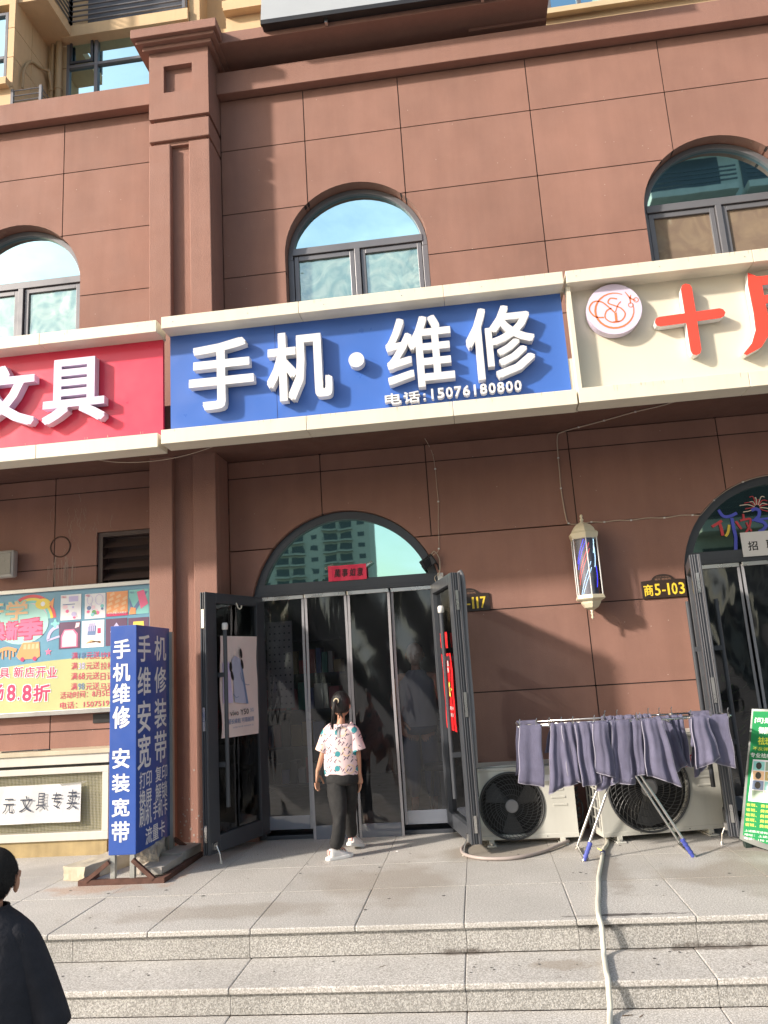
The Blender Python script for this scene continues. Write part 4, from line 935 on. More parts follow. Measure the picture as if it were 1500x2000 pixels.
q([(u0 + .02, 1.18), (u0 + .02, 1.50), (u0 + .055, 1.54), (u0 + .09, 1.50), (u0 + .12, 1.18)], LAV); q([(u0 + .14, 1.18), (u0 + .115, 1.53), (u0 + .15, 1.56), (u0 + .20, 1.54), (u0 + .22, 1.48), (u0 + .275, 1.16)], mat('pale blue print', (.42, .46, .62), .4)); q([(u0 + .205, 1.50), (u0 + .225, 1.48), (u0 + .285, 1.16), (u0 + .262, 1.16)], GRY, .028)
for cu, cv, rot in ((u0 + .215, 1.58, -.1), (u0 + .225, 1.49, -.15), (u0 + .115, 1.40, -.2), (u0 + .10, 1.47, 0)):
    q([(cu + .014 * cos(t) + rot * .05 * sin(t), cv + .042 * sin(t)) for t in [k * pi / 6 for k in range(12)]], BLACK, .0285)
m = MB(); strip_mesh(m, smoothpts([(u0 + .205, 1.42), (u0 + .22, 1.36), (u0 + .26, 1.32), (u0 + .30, 1.315)]), .005, TPp, .0285); strip_mesh(m, smoothpts([(u0 + .12, 1.25), (u0 + .15, 1.22), (u0 + .18, 1.225)]), .005, TPp, .0285); m.build('phone_print', GRY, dp)
text('lettering', 'vivo Y50', u0 + .085, u0 + .285, 1.075, 1.12, TPp, .0285, INK, dp, bold=.01); text('lettering', '5G', u0 + .305, u0 + .34, 1.09, 1.12, TPp, .0285, GRY, dp, bold=.01)
text('lettering', '超长续航 可靠耐用', u0 + .06, u0 + .34, 1.01, 1.052, TPp, .0285, GRY, dp, bold=.015); text('lettering', '以实际产品为准 详情请咨询门店', u0 + .11, u0 + .335, .975, .988, TPp, .0285, GRY, dp, bold=0)
MB().tube([TP(.36, 2.0, .03), TP(.36, 1.96, .045), TP(.365, 1.945, .06), TP(.375, 1.955, .07), TP(.38, 1.975, .07)], .006, 8).build('hook', CREAMM, dp)
# red strip banner on the right door
rb = thing('door_banner', 'narrow red advertising banner with yellow starburst on the right open door', 'banner', tuple(TR(.3, .9, .03)))
REDB = mat('red banner', (.80, .015, .02), .4, var=.04)
on_leaf(TR, .33, .70, .86, 1.46, .046, REDB, 'sheet', rb, wob=.002, nx=4); on_leaf(TR, .33, .62, 1.50, 1.63, .046, REDB, 'sheet', rb, wob=.001, nx=3)
TRt = lambda u, v, d=0.0: TR(u, v, d)
poly('starburst', [(.53 + (.14 if i % 2 == 0 else .09) * sin(i * pi / 8), 1.18 + (.085 if i % 2 == 0 else .055) * cos(i * pi / 8)) for i in range(16)], TRt, .052, YEP, rb)
text('lettering', '200G', .44, .62, 1.155, 1.205, TRt, .054, MAG, rb, bold=.02); text('lettering', '大流量', .37, .64, 1.36, 1.41, TRt, .052, PLW, rb, bold=.03); text('lettering', '特惠', .40, .60, 1.31, 1.35, TRt, .052, PLW, rb, bold=.03)
text('lettering', '200M宽带', .40, .66, 1.02, 1.05, TRt, .052, PLW, rb, bold=.03); text('lettering', '免费装', .42, .65, .97, 1.0, TRt, .052, PLW, rb, bold=.03)
MB().tube(smoothpts([TR(.80, 2.09, -.05), TR(.80, 2.0, -.075), TR(.80, 1.6, -.065), TR(.80, 1.1, -.065), TR(.80, .8, -.06), TR(.78, .6, -.06)], 4), .019, 10).build('flexible_pipe', mat('grey ribbed pipe', (.24, .24, .25), .5), LR)

# ================================================================ green A-board at the right
ga = thing('advert_board', 'green beauty treatment advertising board on dark legs at the right doorway', 'advertising board', (1.75, -.85, 0))
GP0 = Vector((1.735, -.86, .075)); GU = Vector((.80, -.60, -.04)).normalized(); GV = Vector((.215, .10, .83)); GH = GV.length; GV = GV.normalized(); GN = GU.cross(GV).normalized()
if GN.y > 0: GN = -GN
TG = plane_T(GP0, GU, GV, GN)
GRN = mat('green board print', (.02, .22, .075), .75, var=.12, spec=.1); DKF = mat('dark board frame', (.02, .035, .03), .4)
out = [(-.025, -.02)] + [(.62 * i / 12, -.03 - .05 * sin(pi * i / 12)) for i in range(13)] + [(.645, -.02), (.62, GH + .02), (.0, GH + .02)]
MB().prism(out, TG, 0, -.03).build('frame', DKF, ga, bevel=.004)
poly('print_sheet', [(.0, .01), (.15, -.025), (.3, -.045), (.45, -.03), (.6, .01), (.6, GH), (.015, GH)], TG, .0015, GRN, ga)
WP = mat('white print', (.8, .82, .8), .5); YP = mat('bright yellow print', (.72, .78, .05), .5)
text('lettering', '问题肌肤', .03, .3, GH - .085, GH - .045, TG, .003, WP, ga, bold=.03); text('lettering', '御颜堂', .06, .17, GH - .16, GH - .11, TG, .003, WP, ga, bold=.01)
text('lettering', '祛斑', .06, .155, GH - .235, GH - .18, TG, .003, YP, ga, bold=.03); text('lettering', '不反弹 不伤肤', .03, .25, GH - .275, GH - .25, TG, .003, YP, ga, bold=0); text('lettering', '专业祛痘祛斑、护肤', .015, .34, GH - .325, GH - .292, TG, .003, WP, ga, bold=.02)
poly('photo_print', [(.02, .24), (.55, .24), (.55, .525), (.035, .525)], TG, .003, PLW, ga)
k = 0; rr = random.Random(4)
for j in range(4):
    for i in range(6):
        a = .04 + i * .082; b = .255 + j * .066; k += 1
        poly('photo_print', [(a, b), (a + .076, b), (a + .076, b + .06), (a, b + .06)], TG, .004, (TEA, PCH, GRY, mat('sage print', (.25, .36, .26), .4), mat('ochre print', (.45, .33, .10), .4))[(k * 3 + j) % 5], ga)
        if j: poly('photo_print', [(a + .038 + .02 * cos(t), b + .03 + .025 * sin(t)) for t in [q_ * .7 for q_ in range(9)]], TG, .005, (PCH, BLACK, WP)[k % 3], ga)
for j in range(5): text('lettering', '雀斑、黄褐斑、晒斑、老年斑', .01, .42, .205 - j * .033, .226 - j * .033, TG, .003, YP, ga, bold=.0)
for j, s in enumerate(('上述情况请到店咨询，免费检测', '地址：上述商铺5-103号', '电话：150 3106 8662')): text('lettering', s, .01, .36 - .04 * j, .035 - j * .025, .05 - j * .025, TG, .003, WP, ga, bold=0)
m = MB(); m.box(1.745, 1.785, -.86, -.81, 0.0, .10); m.box(1.79, 1.82, -.80, -.6, .0, .015); m.box(2.2, 2.24, -1.22, -1.17, 0, .1); m.build('leg', DKF, ga)

# paintings and notice on the right fanlight
gpt = thing('window_painting', 'blue, red and yellow balloon-stroke greeting painted on the right fanlight', 'window painting', (2.4, .08, 2.3))
Fp = lambda px, py: (2.189 + (px - 1400) * .00427 - (py - 1010) * .0007, 2.488 - (py - 1010) * .00455 - (px - 1400) * .0004)
BPt = mat('blue window paint', (.08, .10, .55), .4); RPt = mat('red window paint', (.50, .05, .06), .4); YPt = mat('yellow window paint', (.62, .48, .06), .4)
def brush(pp, wd, m_, lv=0): mb = MB(); strip_mesh(mb, smoothpts([Fp(*p) for p in pp], 5), wd, FRONT(.088), .001 + lv * .001); mb.build('brush_stroke', m_, gpt)
brush([(1402, 996), (1411, 1008), (1423, 1009), (1438, 1002)], .026, BPt); brush([(1428, 1012), (1432, 1032), (1436, 1050), (1436, 1076)], .028, BPt, 1)
brush([(1390, 1029), (1400, 1023), (1409, 1017)], .024, RPt); brush([(1405, 1023), (1409, 1036), (1411, 1046)], .026, RPt, 1); brush([(1423, 1025), (1421, 1040), (1416, 1047)], .022, YPt); brush([(1436, 1018), (1441, 1025), (1447, 1033)], .02, RPt, 1)
brush([(1450, 1004), (1451, 1012), (1450, 1017)], .018, RPt); brush([(1444, 1017), (1456, 1014), (1464, 1014), (1462, 1028), (1455, 1041)], .018, RPt, 1); brush([(1456, 1020), (1461, 1030), (1467, 1037)], .016, RPt)
brush([(1466, 997), (1474, 994), (1481, 998), (1480, 1008), (1474, 1015), (1488, 1019), (1494, 1026), (1488, 1034), (1480, 1038)], .028, BPt, 1); brush([(1467, 1016), (1480, 1014), (1500, 1012), (1520, 1012)], .018, BPt, 2)
for i in range(14):
    a = radians(-20 + i * 17); c0 = (1477, 991); L_ = 20 + 5 * (i % 3)
    brush([(c0[0] + 5 * cos(a), c0[1] - 5 * sin(a)), (c0[0] + .6 * L_ * cos(a), c0[1] - .75 * L_ * sin(a)), (c0[0] + L_ * 1.15 * cos(a), c0[1] - .8 * L_ * sin(a) + 2)], .007, (RPt, mat('white window paint', (.7, .6, .5), .4))[i % 2], 0)
nt_ = thing('hiring_notice', 'white paper hiring notice with two black characters on right fanlight', 'paper notice', (2.6, .04, 2.12))
bx('sheet', 2.335, 2.86, .030, .032, 2.115, 2.325, PAPER, nt_); text('character', '招', 2.385, 2.465, 2.165, 2.245, FRONT(.0295), .001, INK, nt_, bold=.03); text('character', '聘', 2.535, 2.62, 2.165, 2.25, FRONT(.0295), .001, INK, nt_, bold=.03)

# ================================================================ totem sign
TX0, TX1, TY0, TY1, TZ0, TZ1 = -2.713, -2.508, -1.22, -.585, .19, 1.81
tt = thing('totem_sign', 'tall blue box sign with white characters on a rusty steel base by the pilaster', 'sign', (-2.61, -.9, 0))
BLT = mat('blue banner vinyl', (.028, .085, .36), .42, var=.06, vscale=4, bump=.05, bscale=12, coat=.15)
bx('sign_box', TX0, TX1, TY0, TY1, TZ0, TZ1, BLT, tt, bevel=.004)
GAL = mat('galvanised square tube', (.38, .39, .37), .45, metal=.5, var=.15); RST = mat('rusty steel angle', (.09, .040, .028), .8, var=.3, vscale=12)
for x in (TX0 + .03, TX1 - .03):
    for y in (TY0 + .02, TY1 - .02): bx('leg', x - .017, x + .017, y - .017, y + .017, .035, TZ0 + .01, GAL, tt)
bx('back_leg', TX1 - .01, TX1 + .025, TY1 - .01, TY1 + .03, .035, 1.78, GAL, tt)
bx('base_bar', -2.925, -2.29, -1.245, -1.205, 0.0, .036, RST, tt); bx('base_bar', -2.925, -2.29, -.50, -.46, 0, .036, RST, tt); bx('base_bar', -2.925, -2.885, -1.205, -.50, 0, .034, RST, tt); bx('base_bar', -2.33, -2.29, -1.205, -.50, 0, .034, RST, tt)
def brace(p, q):
    p, q = Vector(p), Vector(q); d = (q - p).normalized(); x = d.cross(Vector((0, 1, 0))).normalized(); M_ = Matrix((x, Vector((0, 1, 0)), d)).transposed().to_4x4(); M_.translation = p
    MB().box(-.014, .014, -.014, .014, 0, (q - p).length, M_).build('brace', RST, tt)
brace((-2.37, -1.235, .03), (-2.525, -1.235, .16)); brace((-2.87, -1.235, .03), (-2.70, -1.235, .15)); brace((-2.34, -.5, .03), (-2.49, -.56, .16))
TF = FRONT(TY0 - .001); TRT = plane_T((TX1 + .001, 0, 0), (0, 1, 0), (0, 0, 1), (1, 0, 0))
VW = mat('white vinyl lettering', (.84, .84, .86), .5, var=.03)
zs = [(1.708, 1.565), (1.534, 1.40), (1.384, 1.24), (1.222, 1.062), (.923, .78), (.744, .615), (.575, .448), (.418, .276)]
for ch, (a, b) in zip('手机维修安装宽带', zs): text('letter', ch, -2.69, -2.555, b, a, TF, .001, VW, tt, bold=.035)
zr = [(1.741, 1.535), (1.498, 1.285), (1.250, 1.015), (1.003, .755)]
for a_, b_, (t_, b2) in zip('手维安宽', '机修装带', zr):
    text('letter', a_, -1.20, -.965, b2, t_, TRT, .001, VW, tt, bold=.025); text('letter', b_, -.895, -.66, b2 + .01, t_, TRT, .001, VW, tt, bold=.025)
for s1, s2, t_, b2 in (('打印', '复印', .742, .618), ('换屏', '解锁', .615, .480), ('刷机', '手机卡', .495, .355)):
    text('letter', s1, -1.165, -.95, b2, t_ - .005, TRT, .001, VW, tt, bold=.02); text('letter', s2, -.88 if len(s2) == 2 else -.925, -.65, b2 + .01, t_, TRT, .001, VW, tt, bold=.02)
text('letter', '流量卡', -1.06, -.70, .215, .335, TRT, .001, VW, tt, bold=.02)
# weights
def rock(name, x0, x1, y0, y1, z0, z1, m_, rough_, seed, rz, label):
    bm = bmesh.new(); bmesh.ops.create_cube(bm, size=1); bmesh.ops.subdivide_edges(bm, edges=bm.edges, cuts=7, use_grid_fill=True); r = random.Random(seed)
    from mathutils import noise
    Mz = Matrix.Rotation(rz, 4, 'Z')
    for v in bm.verts:
        p = Vector((v.co.x * (x1 - x0), v.co.y * (y1 - y0), v.co.z * (z1 - z0)))
        k = 1 if abs(abs(v.co.z) - .5) > 1e-4 or v.co.z > 0 else 0
        p += noise.noise_vector(p * 9 + Vector((seed, 0, 0))) * rough_ * k + noise.noise_vector(p * 30) * rough_ * .4 * k
        v.co = Mz @ p + Vector(((x0 + x1) / 2, (y0 + y1) / 2, (z0 + z1) / 2))
    me = bpy.data.meshes.new(name); bm.to_mesh(me); bm.free(); o = link(name, me, m_, bevel=.004); tag(o, label, 'block' if name != 'rubble_stone' else 'stone', 'weights under the totem sign'); return o
CONC = mat('cream concrete', (.44, .39, .29), .85, var=.15, vscale=6, bump=.4); CONG = mat('grey concrete', (.34, .32, .29), .85, var=.15, vscale=6, bump=.4); RUB = mat('rough rubble', (.40, .36, .31), .95, var=.35, vscale=14, bump=1, bscale=40)
rock('concrete_block', -3.04, -2.83, -1.12, -.48, .0, .10, CONC, .012, 2, radians(-17), 'cream concrete block pushed under the left of the blue totem')
rock('rubble_stone', -2.68, -2.50, -.98, -.62, .0, .20, RUB, .045, 5, radians(12), 'rough pebbly rubble stone beneath the blue totem box')
rock('concrete_slab', -2.51, -2.335, -1.15, -.80, .036, .085, CONG, .008, 8, radians(-3), 'grey concrete slab on the rusty base bar, front piece'); rock('concrete_slab', -2.49, -2.32, -.78, -.44, .036, .10, CONG, .008, 9, radians(-5), 'grey concrete slab on the rusty base bar, rear piece nearest pilaster')
for k, (x, y, s) in enumerate(((-3.18, -.45, .035), (-3.1, -.36, .02), (-.72, -.56, .012))):
    o = MB().box(x - s, x + s, y - s * .3, y + s * .3, 0, s * .35, Matrix.Translation((x, y, 0)) @ Matrix.Rotation(.5 + k, 4, 'Z') @ Matrix.Translation((-x, -y, 0))).build('paper_scrap', PAPER, None, bevel=.002)
    tag(o, ('crumpled white scrap on paving by the yellow plinth', 'tiny pale scrap touching the yellow plinth', 'tiny white scrap on the paving right of the girl')[k], 'litter', 'scraps of litter')
# ================================================================ air conditioners
ACW = mat('warm white enamel', (.48, .48, .44), .45, var=.08, streak=.05); ACD = mat('dark grey grille plastic', (.045, .047, .05), .45); ACH = mat('grey hub', (.22, .22, .23), .5)
def ac_unit(name, label, x, y, rz, W, H, fx, fz, fr, top_lid=True):
    t = thing(name, label, 'air conditioner', (x, y, 0), rz, group='air conditioner units')
    t.scale = (1, 1, 1); Dp = .30; z0 = .045; k = dict(local=True)
    # casing with a round opening: front plate as a ring of quads
    m = MB(); n = 48; th = .012
    def edge(a):
        dx, dz = cos(a), sin(a); s = 1e9
        if dx > 1e-9: s = min(s, (W - fx) / dx)
        if dx < -1e-9: s = min(s, -fx / dx)
        if dz > 1e-9: s = min(s, (H - fz) / dz)
        if dz < -1e-9: s = min(s, (z0 - fz) / dz)
        return (fx + dx * s, fz + dz * s)
    cor = [atan2(H - fz, W - fx), atan2(H - fz, -fx), atan2(z0 - fz, -fx) + 2 * pi, atan2(z0 - fz, W - fx) + 2 * pi]
    an = sorted([2 * pi * i / n for i in range(n)] + cor)
    for a in an: e = edge(a); m.v += [(fx + fr * cos(a), 0, fz + fr * sin(a)), (e[0], 0, e[1]), (fx + fr * cos(a), .05, fz + fr * sin(a))]
    N = len(an)
    for i in range(N): j = (i + 1) % N; m.f += [(3 * i, 3 * i + 1, 3 * j + 1, 3 * j), (3 * i, 3 * j, 3 * j + 2, 3 * i + 2)]
    m.add([(0, 0, z0), (0, Dp, z0), (0, Dp, H), (0, 0, H)], [(0, 1, 2, 3)]); m.add([(W, 0, z0), (W, Dp, z0), (W, Dp, H), (W, 0, H)], [(0, 3, 2, 1)])
    m.add([(0, 0, z0), (W, 0, z0), (W, Dp, z0), (0, Dp, z0)], [(0, 1, 2, 3)]); m.add([(0, 0, H), (W, 0, H), (W, Dp, H), (0, Dp, H)], [(0, 3, 2, 1)]); m.add([(0, Dp, z0), (W, Dp, z0), (W, Dp, H), (0, Dp, H)], [(0, 1, 2, 3)])
    m.build('casing', ACW, t, **k)
    lb_ = MB(); lb_.box(-.006, W + .006, -.006, Dp + .006, H, H + .022); lb_.box(.02, W - .02, .02, Dp - .02, H + .022, H + .034); lb_.build('lid', ACW, t, bevel=.005, **k)
    bx('base_rail', -.004, W + .004, -.004, Dp, z0 - .002, z0 + .03, ACW, t, bevel=.003, **k)
    MB().tube([(fx + (fr + .006) * cos(a), -.003, fz + (fr + .006) * sin(a)) for a in [2 * pi * i / 48 for i in range(48)]], .009, 8, closed=True).build('grille_ring', ACD, t, smooth=True, **k)
    MB().prism(circle(fx, fz, fr - .004, 40), plane_T((0, 0, 0), (1, 0, 0), (0, 0, 1), (0, -1, 0)), -.049, -.06).build('fan_well', mat('fan well', (.012, .012, .013), .8), t, **k)
    g = MB(); ns = 44
    for i in range(ns):
        a0 = 2 * pi * i / ns; pts = [(fx + r * cos(a0 + .75 * (r / fr) ** 1.3), -.006 - .010 * (1 - (r / fr) ** 2), fz + r * sin(a0 + .75 * (r / fr) ** 1.3)) for r in [fr * (.20 + .80 * j / 6) for j in range(7)]]
        g.tube(pts, .0019, 4, cap=False)
    for q in (.36, .52, .68, .84, .96): g.tube([(fx + fr * q * cos(a), -.008 - .010 * (1 - q * q), fz + fr * q * sin(a)) for a in [2 * pi * i / 40 for i in range(40)]], .0022, 4, closed=True)
    o = g.build('fan_grille', ACD, t, **k)
    MB().lathe([(fr * .2, 0), (fr * .21, .008), (fr * .17, .014)], (0, 0, 0), 24).build('hub', ACH, o, local=True, smooth=False).matrix_local = Matrix.Translation((fx, -.008, fz)) @ Matrix.Rotation(radians(90), 4, 'X')
    f = MB()
    for b_ in range(3):
        a0 = 2 * pi * b_ / 3
        f.add([(fx + r * cos(a0 + s), .03 - .02 * (s - .3), fz + r * sin(a0 + s)) for r, s in ((fr * .2, 0), (fr * .9, .1), (fr * .92, .5), (fr * .85, .9), (fr * .5, .85), (fr * .2, .6))], [(0, 1, 2, 3, 4, 5)])
    f.build('fan_blade', ACD, t, **k)
    xs = fx + fr + .03
    if W - xs > .12:
        for j in range(3):
            z = fz + .05 + (.055 if W < .85 else .06) * (j - 1)
            sb = MB(); sb.box(xs + .025 + .01 * (2 - j), W - .08 + .01 * (2 - j), -.005, .001, z - .008, z + .008); sb.build('pressed_rib', ACW, t, bevel=.003, **k)
    for xx in (.12, W - .12):
        m = MB(); m.box(xx - .035, xx + .035, -.045, Dp + .03, 0.0, .012); m.box(xx - .02, xx + .02, -.01, Dp, .012, z0); m.build('foot', ACW, t, bevel=.004, **k); MB().lathe([(.010, 0), (.010, .012)], (xx, -.026, .012), 8).build('bolt', STEEL, t, local=True)
    for i, xx in enumerate((.3, .7)): MB().tube([(W * xx, -.007, z0 + .014), (W * xx, -.003, z0 + .014)], .004, 8).build('screw', ACD, t, **k)
    # coil grille on the side
    sd = MB(); 
    sd.box(-.003, -.001, .03, Dp - .03, z0 + .05, H - .05)
    sd.build('side_coil', ACD, t, **k)
    s2 = MB()
    for i in range(9): z = z0 + .05 + (H - z0 - .1) * i / 8; s2.box(-.012, -.003, .02, Dp - .02, z - .004, z + .004)
    for i in range(4): yy = .03 + (Dp - .06) * i / 3; s2.box(-.014, -.004, yy - .003, yy + .003, z0 + .04, H - .04)
    o = s2.build('side_guard', ACW, t, **k)
    return t, W, H
a1 = ac_unit('air_conditioner', 'smaller cream white air conditioner unit between the right door leaf and drying rack', -.118, -.515, 0, .775, .545, .295, .285, .236)[0]
a2 = ac_unit('air_conditioner', 'larger cream white air conditioner unit behind the towel rack', .83, -.575, radians(10.5), .945, .72, .385, .37, .308)[0]
bx('label_plate', .55, .66, -.004, -.001, .455, .50, mat('pale sticker', (.6, .62, .66), .5), a1, local=True)
st_ = bx('red_sticker', .66, .80, -.0042, -.001, .50, .585, mat('red sticker', (.55, .02, .03), .5), a2, local=True)
text('lettering', '5116', .672, .79, .545, .575, plane_T((0, -.0045, 0), (1, 0, 0), (0, 0, 1), (0, -1, 0)), .001, WP, a2, bold=.03, ).matrix_parent_inverse = Matrix()
text('lettering', '空调维修', .675, .785, .51, .535, plane_T((0, -.0045, 0), (1, 0, 0), (0, 0, 1), (0, -1, 0)), .001, WP, a2, bold=.02).matrix_parent_inverse = Matrix()
m = MB()
for i in range(6): m.tube([(.79, .10 + .0 * i, .12 + .05 * i), (.81, .13, .13 + .05 * i), (.80, .16, .10 + .05 * i)], .009, 8)
m.tube(smoothpts([(.79, .2, .3), (.84, .16, .25), (.83, .2, .1), (.80, .25, .05)]), .008, 8); m.build('pipe_valve', ACD, a1, local=True)

# ---- hoses
h1 = [(-.10, -.41, .014), (-.17, -.45, .014), (-.215, -.55, .014), (-.225, -.68, .014), (-.19, -.82, .014), (-.08, -.93, .014), (.08, -.965, .014), (.22, -.92, .014), (.36, -.80, .014), (.46, -.68, .018), (.545, -.56, .018), (.575, -.49, .014), (.55, -.43, .014), (.46, -.39, .014), (.30, -.375, .014), (.10, -.385, .014), (-.06, -.40, .04)]
tag(MB().tube(smoothpts(h1, 6), .0125, 10).build('hose', mat('grey pink hose', (.34, .29, .27), .5), None, smooth=True), 'grey pink hose looped on the paving before the smaller air conditioner', 'hose', 'hoses on the paving')
h1b = [(-.02, -.40, .013), (.12, -.45, .016), (.2, -.5, .036), (.32, -.56, .02), (.44, -.60, .016), (.54, -.6, .036)]
h2 = [(.885, -.25, .03), (.875, -.36, .02), (.86, -.52, .017), (.835, -.66, .017), (.79, -.80, .017), (.765, -.92, .018), (.745, -1.02, .018), (.71, -1.2, .017), (.665, -1.42, .017), (.635, -1.58, .017), (.60, -1.82, .017), (.565, -2.02, .017), (.54, -2.20, .018), (.530, -2.285, .012), (.535, -2.315, -.03), (.53, -2.335, -.10), (.525, -2.37, -.137), (.515, -2.46, -.139), (.50, -2.60, -.138), (.495, -2.675, -.14), (.49, -2.70, -.18), (.485, -2.72, -.24), (.475, -2.76, -.267), (.455, -2.88, -.268), (.43, -3.02, -.27), (.42, -3.08, -.30), (.41, -3.12, -.37), (.38, -3.3, -.39), (.3, -3.6, -.39)]
ho = MB().tube(smoothpts(h2, 5), .0135, 12).build('hose', mat('pale cream hose', (.60, .58, .49), .5, var=.08, vscale=6), None, smooth=True)
tag(ho, 'pale cream hose running from the larger air conditioner down the granite steps', 'hose', 'hoses on the paving')
tp = MB().tube([(.768, -.905, .018), (.758, -.955, .018)], .0185, 10).build('tape_band', mat('blue black tape', (.03, .04, .10), .5), ho); 
MB().tube([(.765, -.93, .03), (.735, -.90, .045)], .004, 6).build('wire_tie', YEP, ho)

# ================================================================ drying rack
RK = thing('drying_rack', 'folding steel towel rack with blue plastic feet before the air conditioners', 'drying rack', (.98, -.85, 0))
rx0, rx1, zr_ = .262, 1.715, .905
for k, y in enumerate((-1.05, -.91, -.77, -.63)):
    a, b = (rx0, rx1) if k in (0, 3) else (rx0 + .05, rx1 - .1)
    MB().tube([(a, y, zr_ - (.0 if k in (0, 3) else .012)), (b, y, zr_ - (.0 if k in (0, 3) else .012))], .0075, 8).build('rail', STEEL, RK, smooth=True)
for x in (rx0, rx1): MB().tube([(x, -1.05, zr_), (x, -.63, zr_)], .0075, 8).build('end_bar', STEEL, RK, smooth=True)
for x in (.55, 1.3): MB().tube([(x, -1.04, zr_ - .015), (x, -.64, zr_ - .015)], .006, 8).build('cross_bar', STEEL, RK, smooth=True)
for x0, x1 in ((.62, 1.04), (1.335, .88)):
    fy, by = (-1.06, -.70)
    top = (x1, fy + .03, .885); topb = (x1, by - .0, .885); ft = (x0, fy, .02); fb = (x0 + (.0), by, .02)
    MB().tube(smoothpts([top, (x0 + (x1 - x0) * .04, fy + .003, .06), ft, (x0, fy + .06, .012), (x0, by - .06, .012), fb, (x0 + (x1 - x0) * .04, by, .06), topb], 5), .0095, 10).build('leg', STEEL, RK, smooth=True)
    d = Vector((x1 - x0, 0, .865)).normalized(); p = Vector((x0, fy, .012)); cbm = MB(); cbm.tube([p - d * .008, p + d * .12], .0145, 12)
    for q in range(4): cbm.tube([p + d * (.02 + .028 * q), p + d * (.03 + .028 * q)], .017, 12)
    cbm.build('foot_cap', mat('blue rubber', (.055, .075, .34), .5), RK)
MB().tube([(1.18, -.95, .82), (1.29, -.72, .895)], .005, 6).build('stay', STEEL, RK)
for k, (x, y) in enumerate(((.268, -1.05), (.385, -1.05), (.475, -1.05), (.56, -1.05), (.64, -1.05), (.79, -1.05), (.855, -1.05), (.93, -.63), (1.02, -.63), (1.08, -1.05), (1.10, -1.05), (1.25, -.63), (1.33, -.63), (1.42, -.63), (1.45, -1.05), (1.58, -1.05), (1.70, -1.05))):
    m = MB(); m.box(x - .006, x + .006, y - .012, y + .012, zr_ - .012, zr_ + .012); m.box(x - .004, x + .0, y - .010, y - .005, zr_ + .010, zr_ + .042, ); m.box(x, x + .004, y + .004, y + .010, zr_ + .010, zr_ + .038)
    m.tube([(x, y - .005, zr_ + .04), (x + .006, y, zr_ + .052), (x, y + .006, zr_ + .04)], .003, 5); m.build('clip', STEEL, RK)

TW = mat('grey violet towel', (.150, .146, .228), .95, rnd=.10, var=.14, vscale=9, bump=1.0, bscale=260, streak=.12, sscale=(20, 20, 3)); TWH = mat('pale towel hem', (.30, .29, .36), .9)
def towel(label, x0, x1, bx0, bx1, yb, zf, zbk, seed, folds=3, amp=.018, yspan=0.0, back=True):
    """x0..x1 along the rail, bx0..bx1 at the bottom hem; zf/zbk the heights of front and back hems"""
    r = random.Random(seed); nu = 30; path = []; zt = zr_ + .012
    for j in range(13): path.append((0, zf + (zt - .015 - zf) * j / 12, j / 12))            # front, going up
    for a in (150, 110, 70, 30): path.append((1, a, 1))
    if yspan: path += [(3, q / 4, 1) for q in range(1, 4)]
    for a in (150, 110, 70, 30) if yspan else (): path.append((4, a, 1))
    for j in range(9): path.append((2, zt - .015 - (zt - .015 - zbk) * j / 8, 1 - j / 8))
    ph = [r.uniform(0, 6.28) for _ in range(4)]; rows = []
    for kind_, q, h in path:
        row = []
        for i in range(nu + 1):
            u = i / nu; w_ = (1 - h) ** 1.1
            x = (x0 + (x1 - x0) * u) * (1 - w_) + (bx0 + (bx1 - bx0) * u) * w_
            f = sin(u * folds * 5.2 + ph[0] + .5 * h) + .40 * sin(u * folds * 10 + ph[1] - 1.2 * h) + .10 * sin(u * 21 + ph[3])
            a_ = amp * (.45 + .9 * (1 - h)); y = 0
            if kind_ == 0: y = yb - .014 - a_ * (f * .6 + .7) ; z = q + .010 * sin(u * 3 + ph[2]) * (1 - h) - (.02 + .05 * abs(sin(seed * 2.3))) * (1 - h) * (u - .5) * (1 if seed % 2 else -1)
            elif kind_ == 1: y = yb + .013 * cos(radians(q)) - amp * .3 * f * .3; z = zr_ - .006 + .017 * sin(radians(q)) + .003 * f
            elif kind_ == 3: y = yb + yspan * q; z = zr_ + .010 - .022 * sin(pi * q) + .004 * f
            elif kind_ == 4: y = yb + yspan + .013 * cos(radians(q)); z = zr_ - .006 + .017 * sin(radians(q))
            else: y = yb + yspan + .016 + a_ * (f * .5 + .6); z = q
            row.append((x + .004 * sin(h * 9 + ph[1]), y, z))
        rows.append(row)
    m = MB(); n1 = nu + 1
    for row in rows: m.v += row
    for j in range(len(rows) - 1):
        for i in range(nu): q = j * n1 + i; m.f.append((q, q + 1, q + n1 + 1, q + n1))
    t = link('towel', m.mesh('towel', False), TW, None, smooth=True); s = t.modifiers.new('thick', 'SOLIDIFY'); s.thickness = .007; s.offset = 0
    tag(t, label, 'towel', 'grey violet towels on the drying rack')
    hm = MB()
    ed = [rows[0][i] for i in range(n1)]; hm.tube(ed, .0042, 5); hm.tube([rows[j][nu] for j in range(13)], .0038, 5); hm.tube([rows[j][0] for j in range(13)], .0038, 5)
    hm.build('hem', TWH, t, smooth=True); return t
PX = lambda p: .256 + (p - 1012) * .003517
PZ = lambda p: .905 - (p - 1416) * .00352
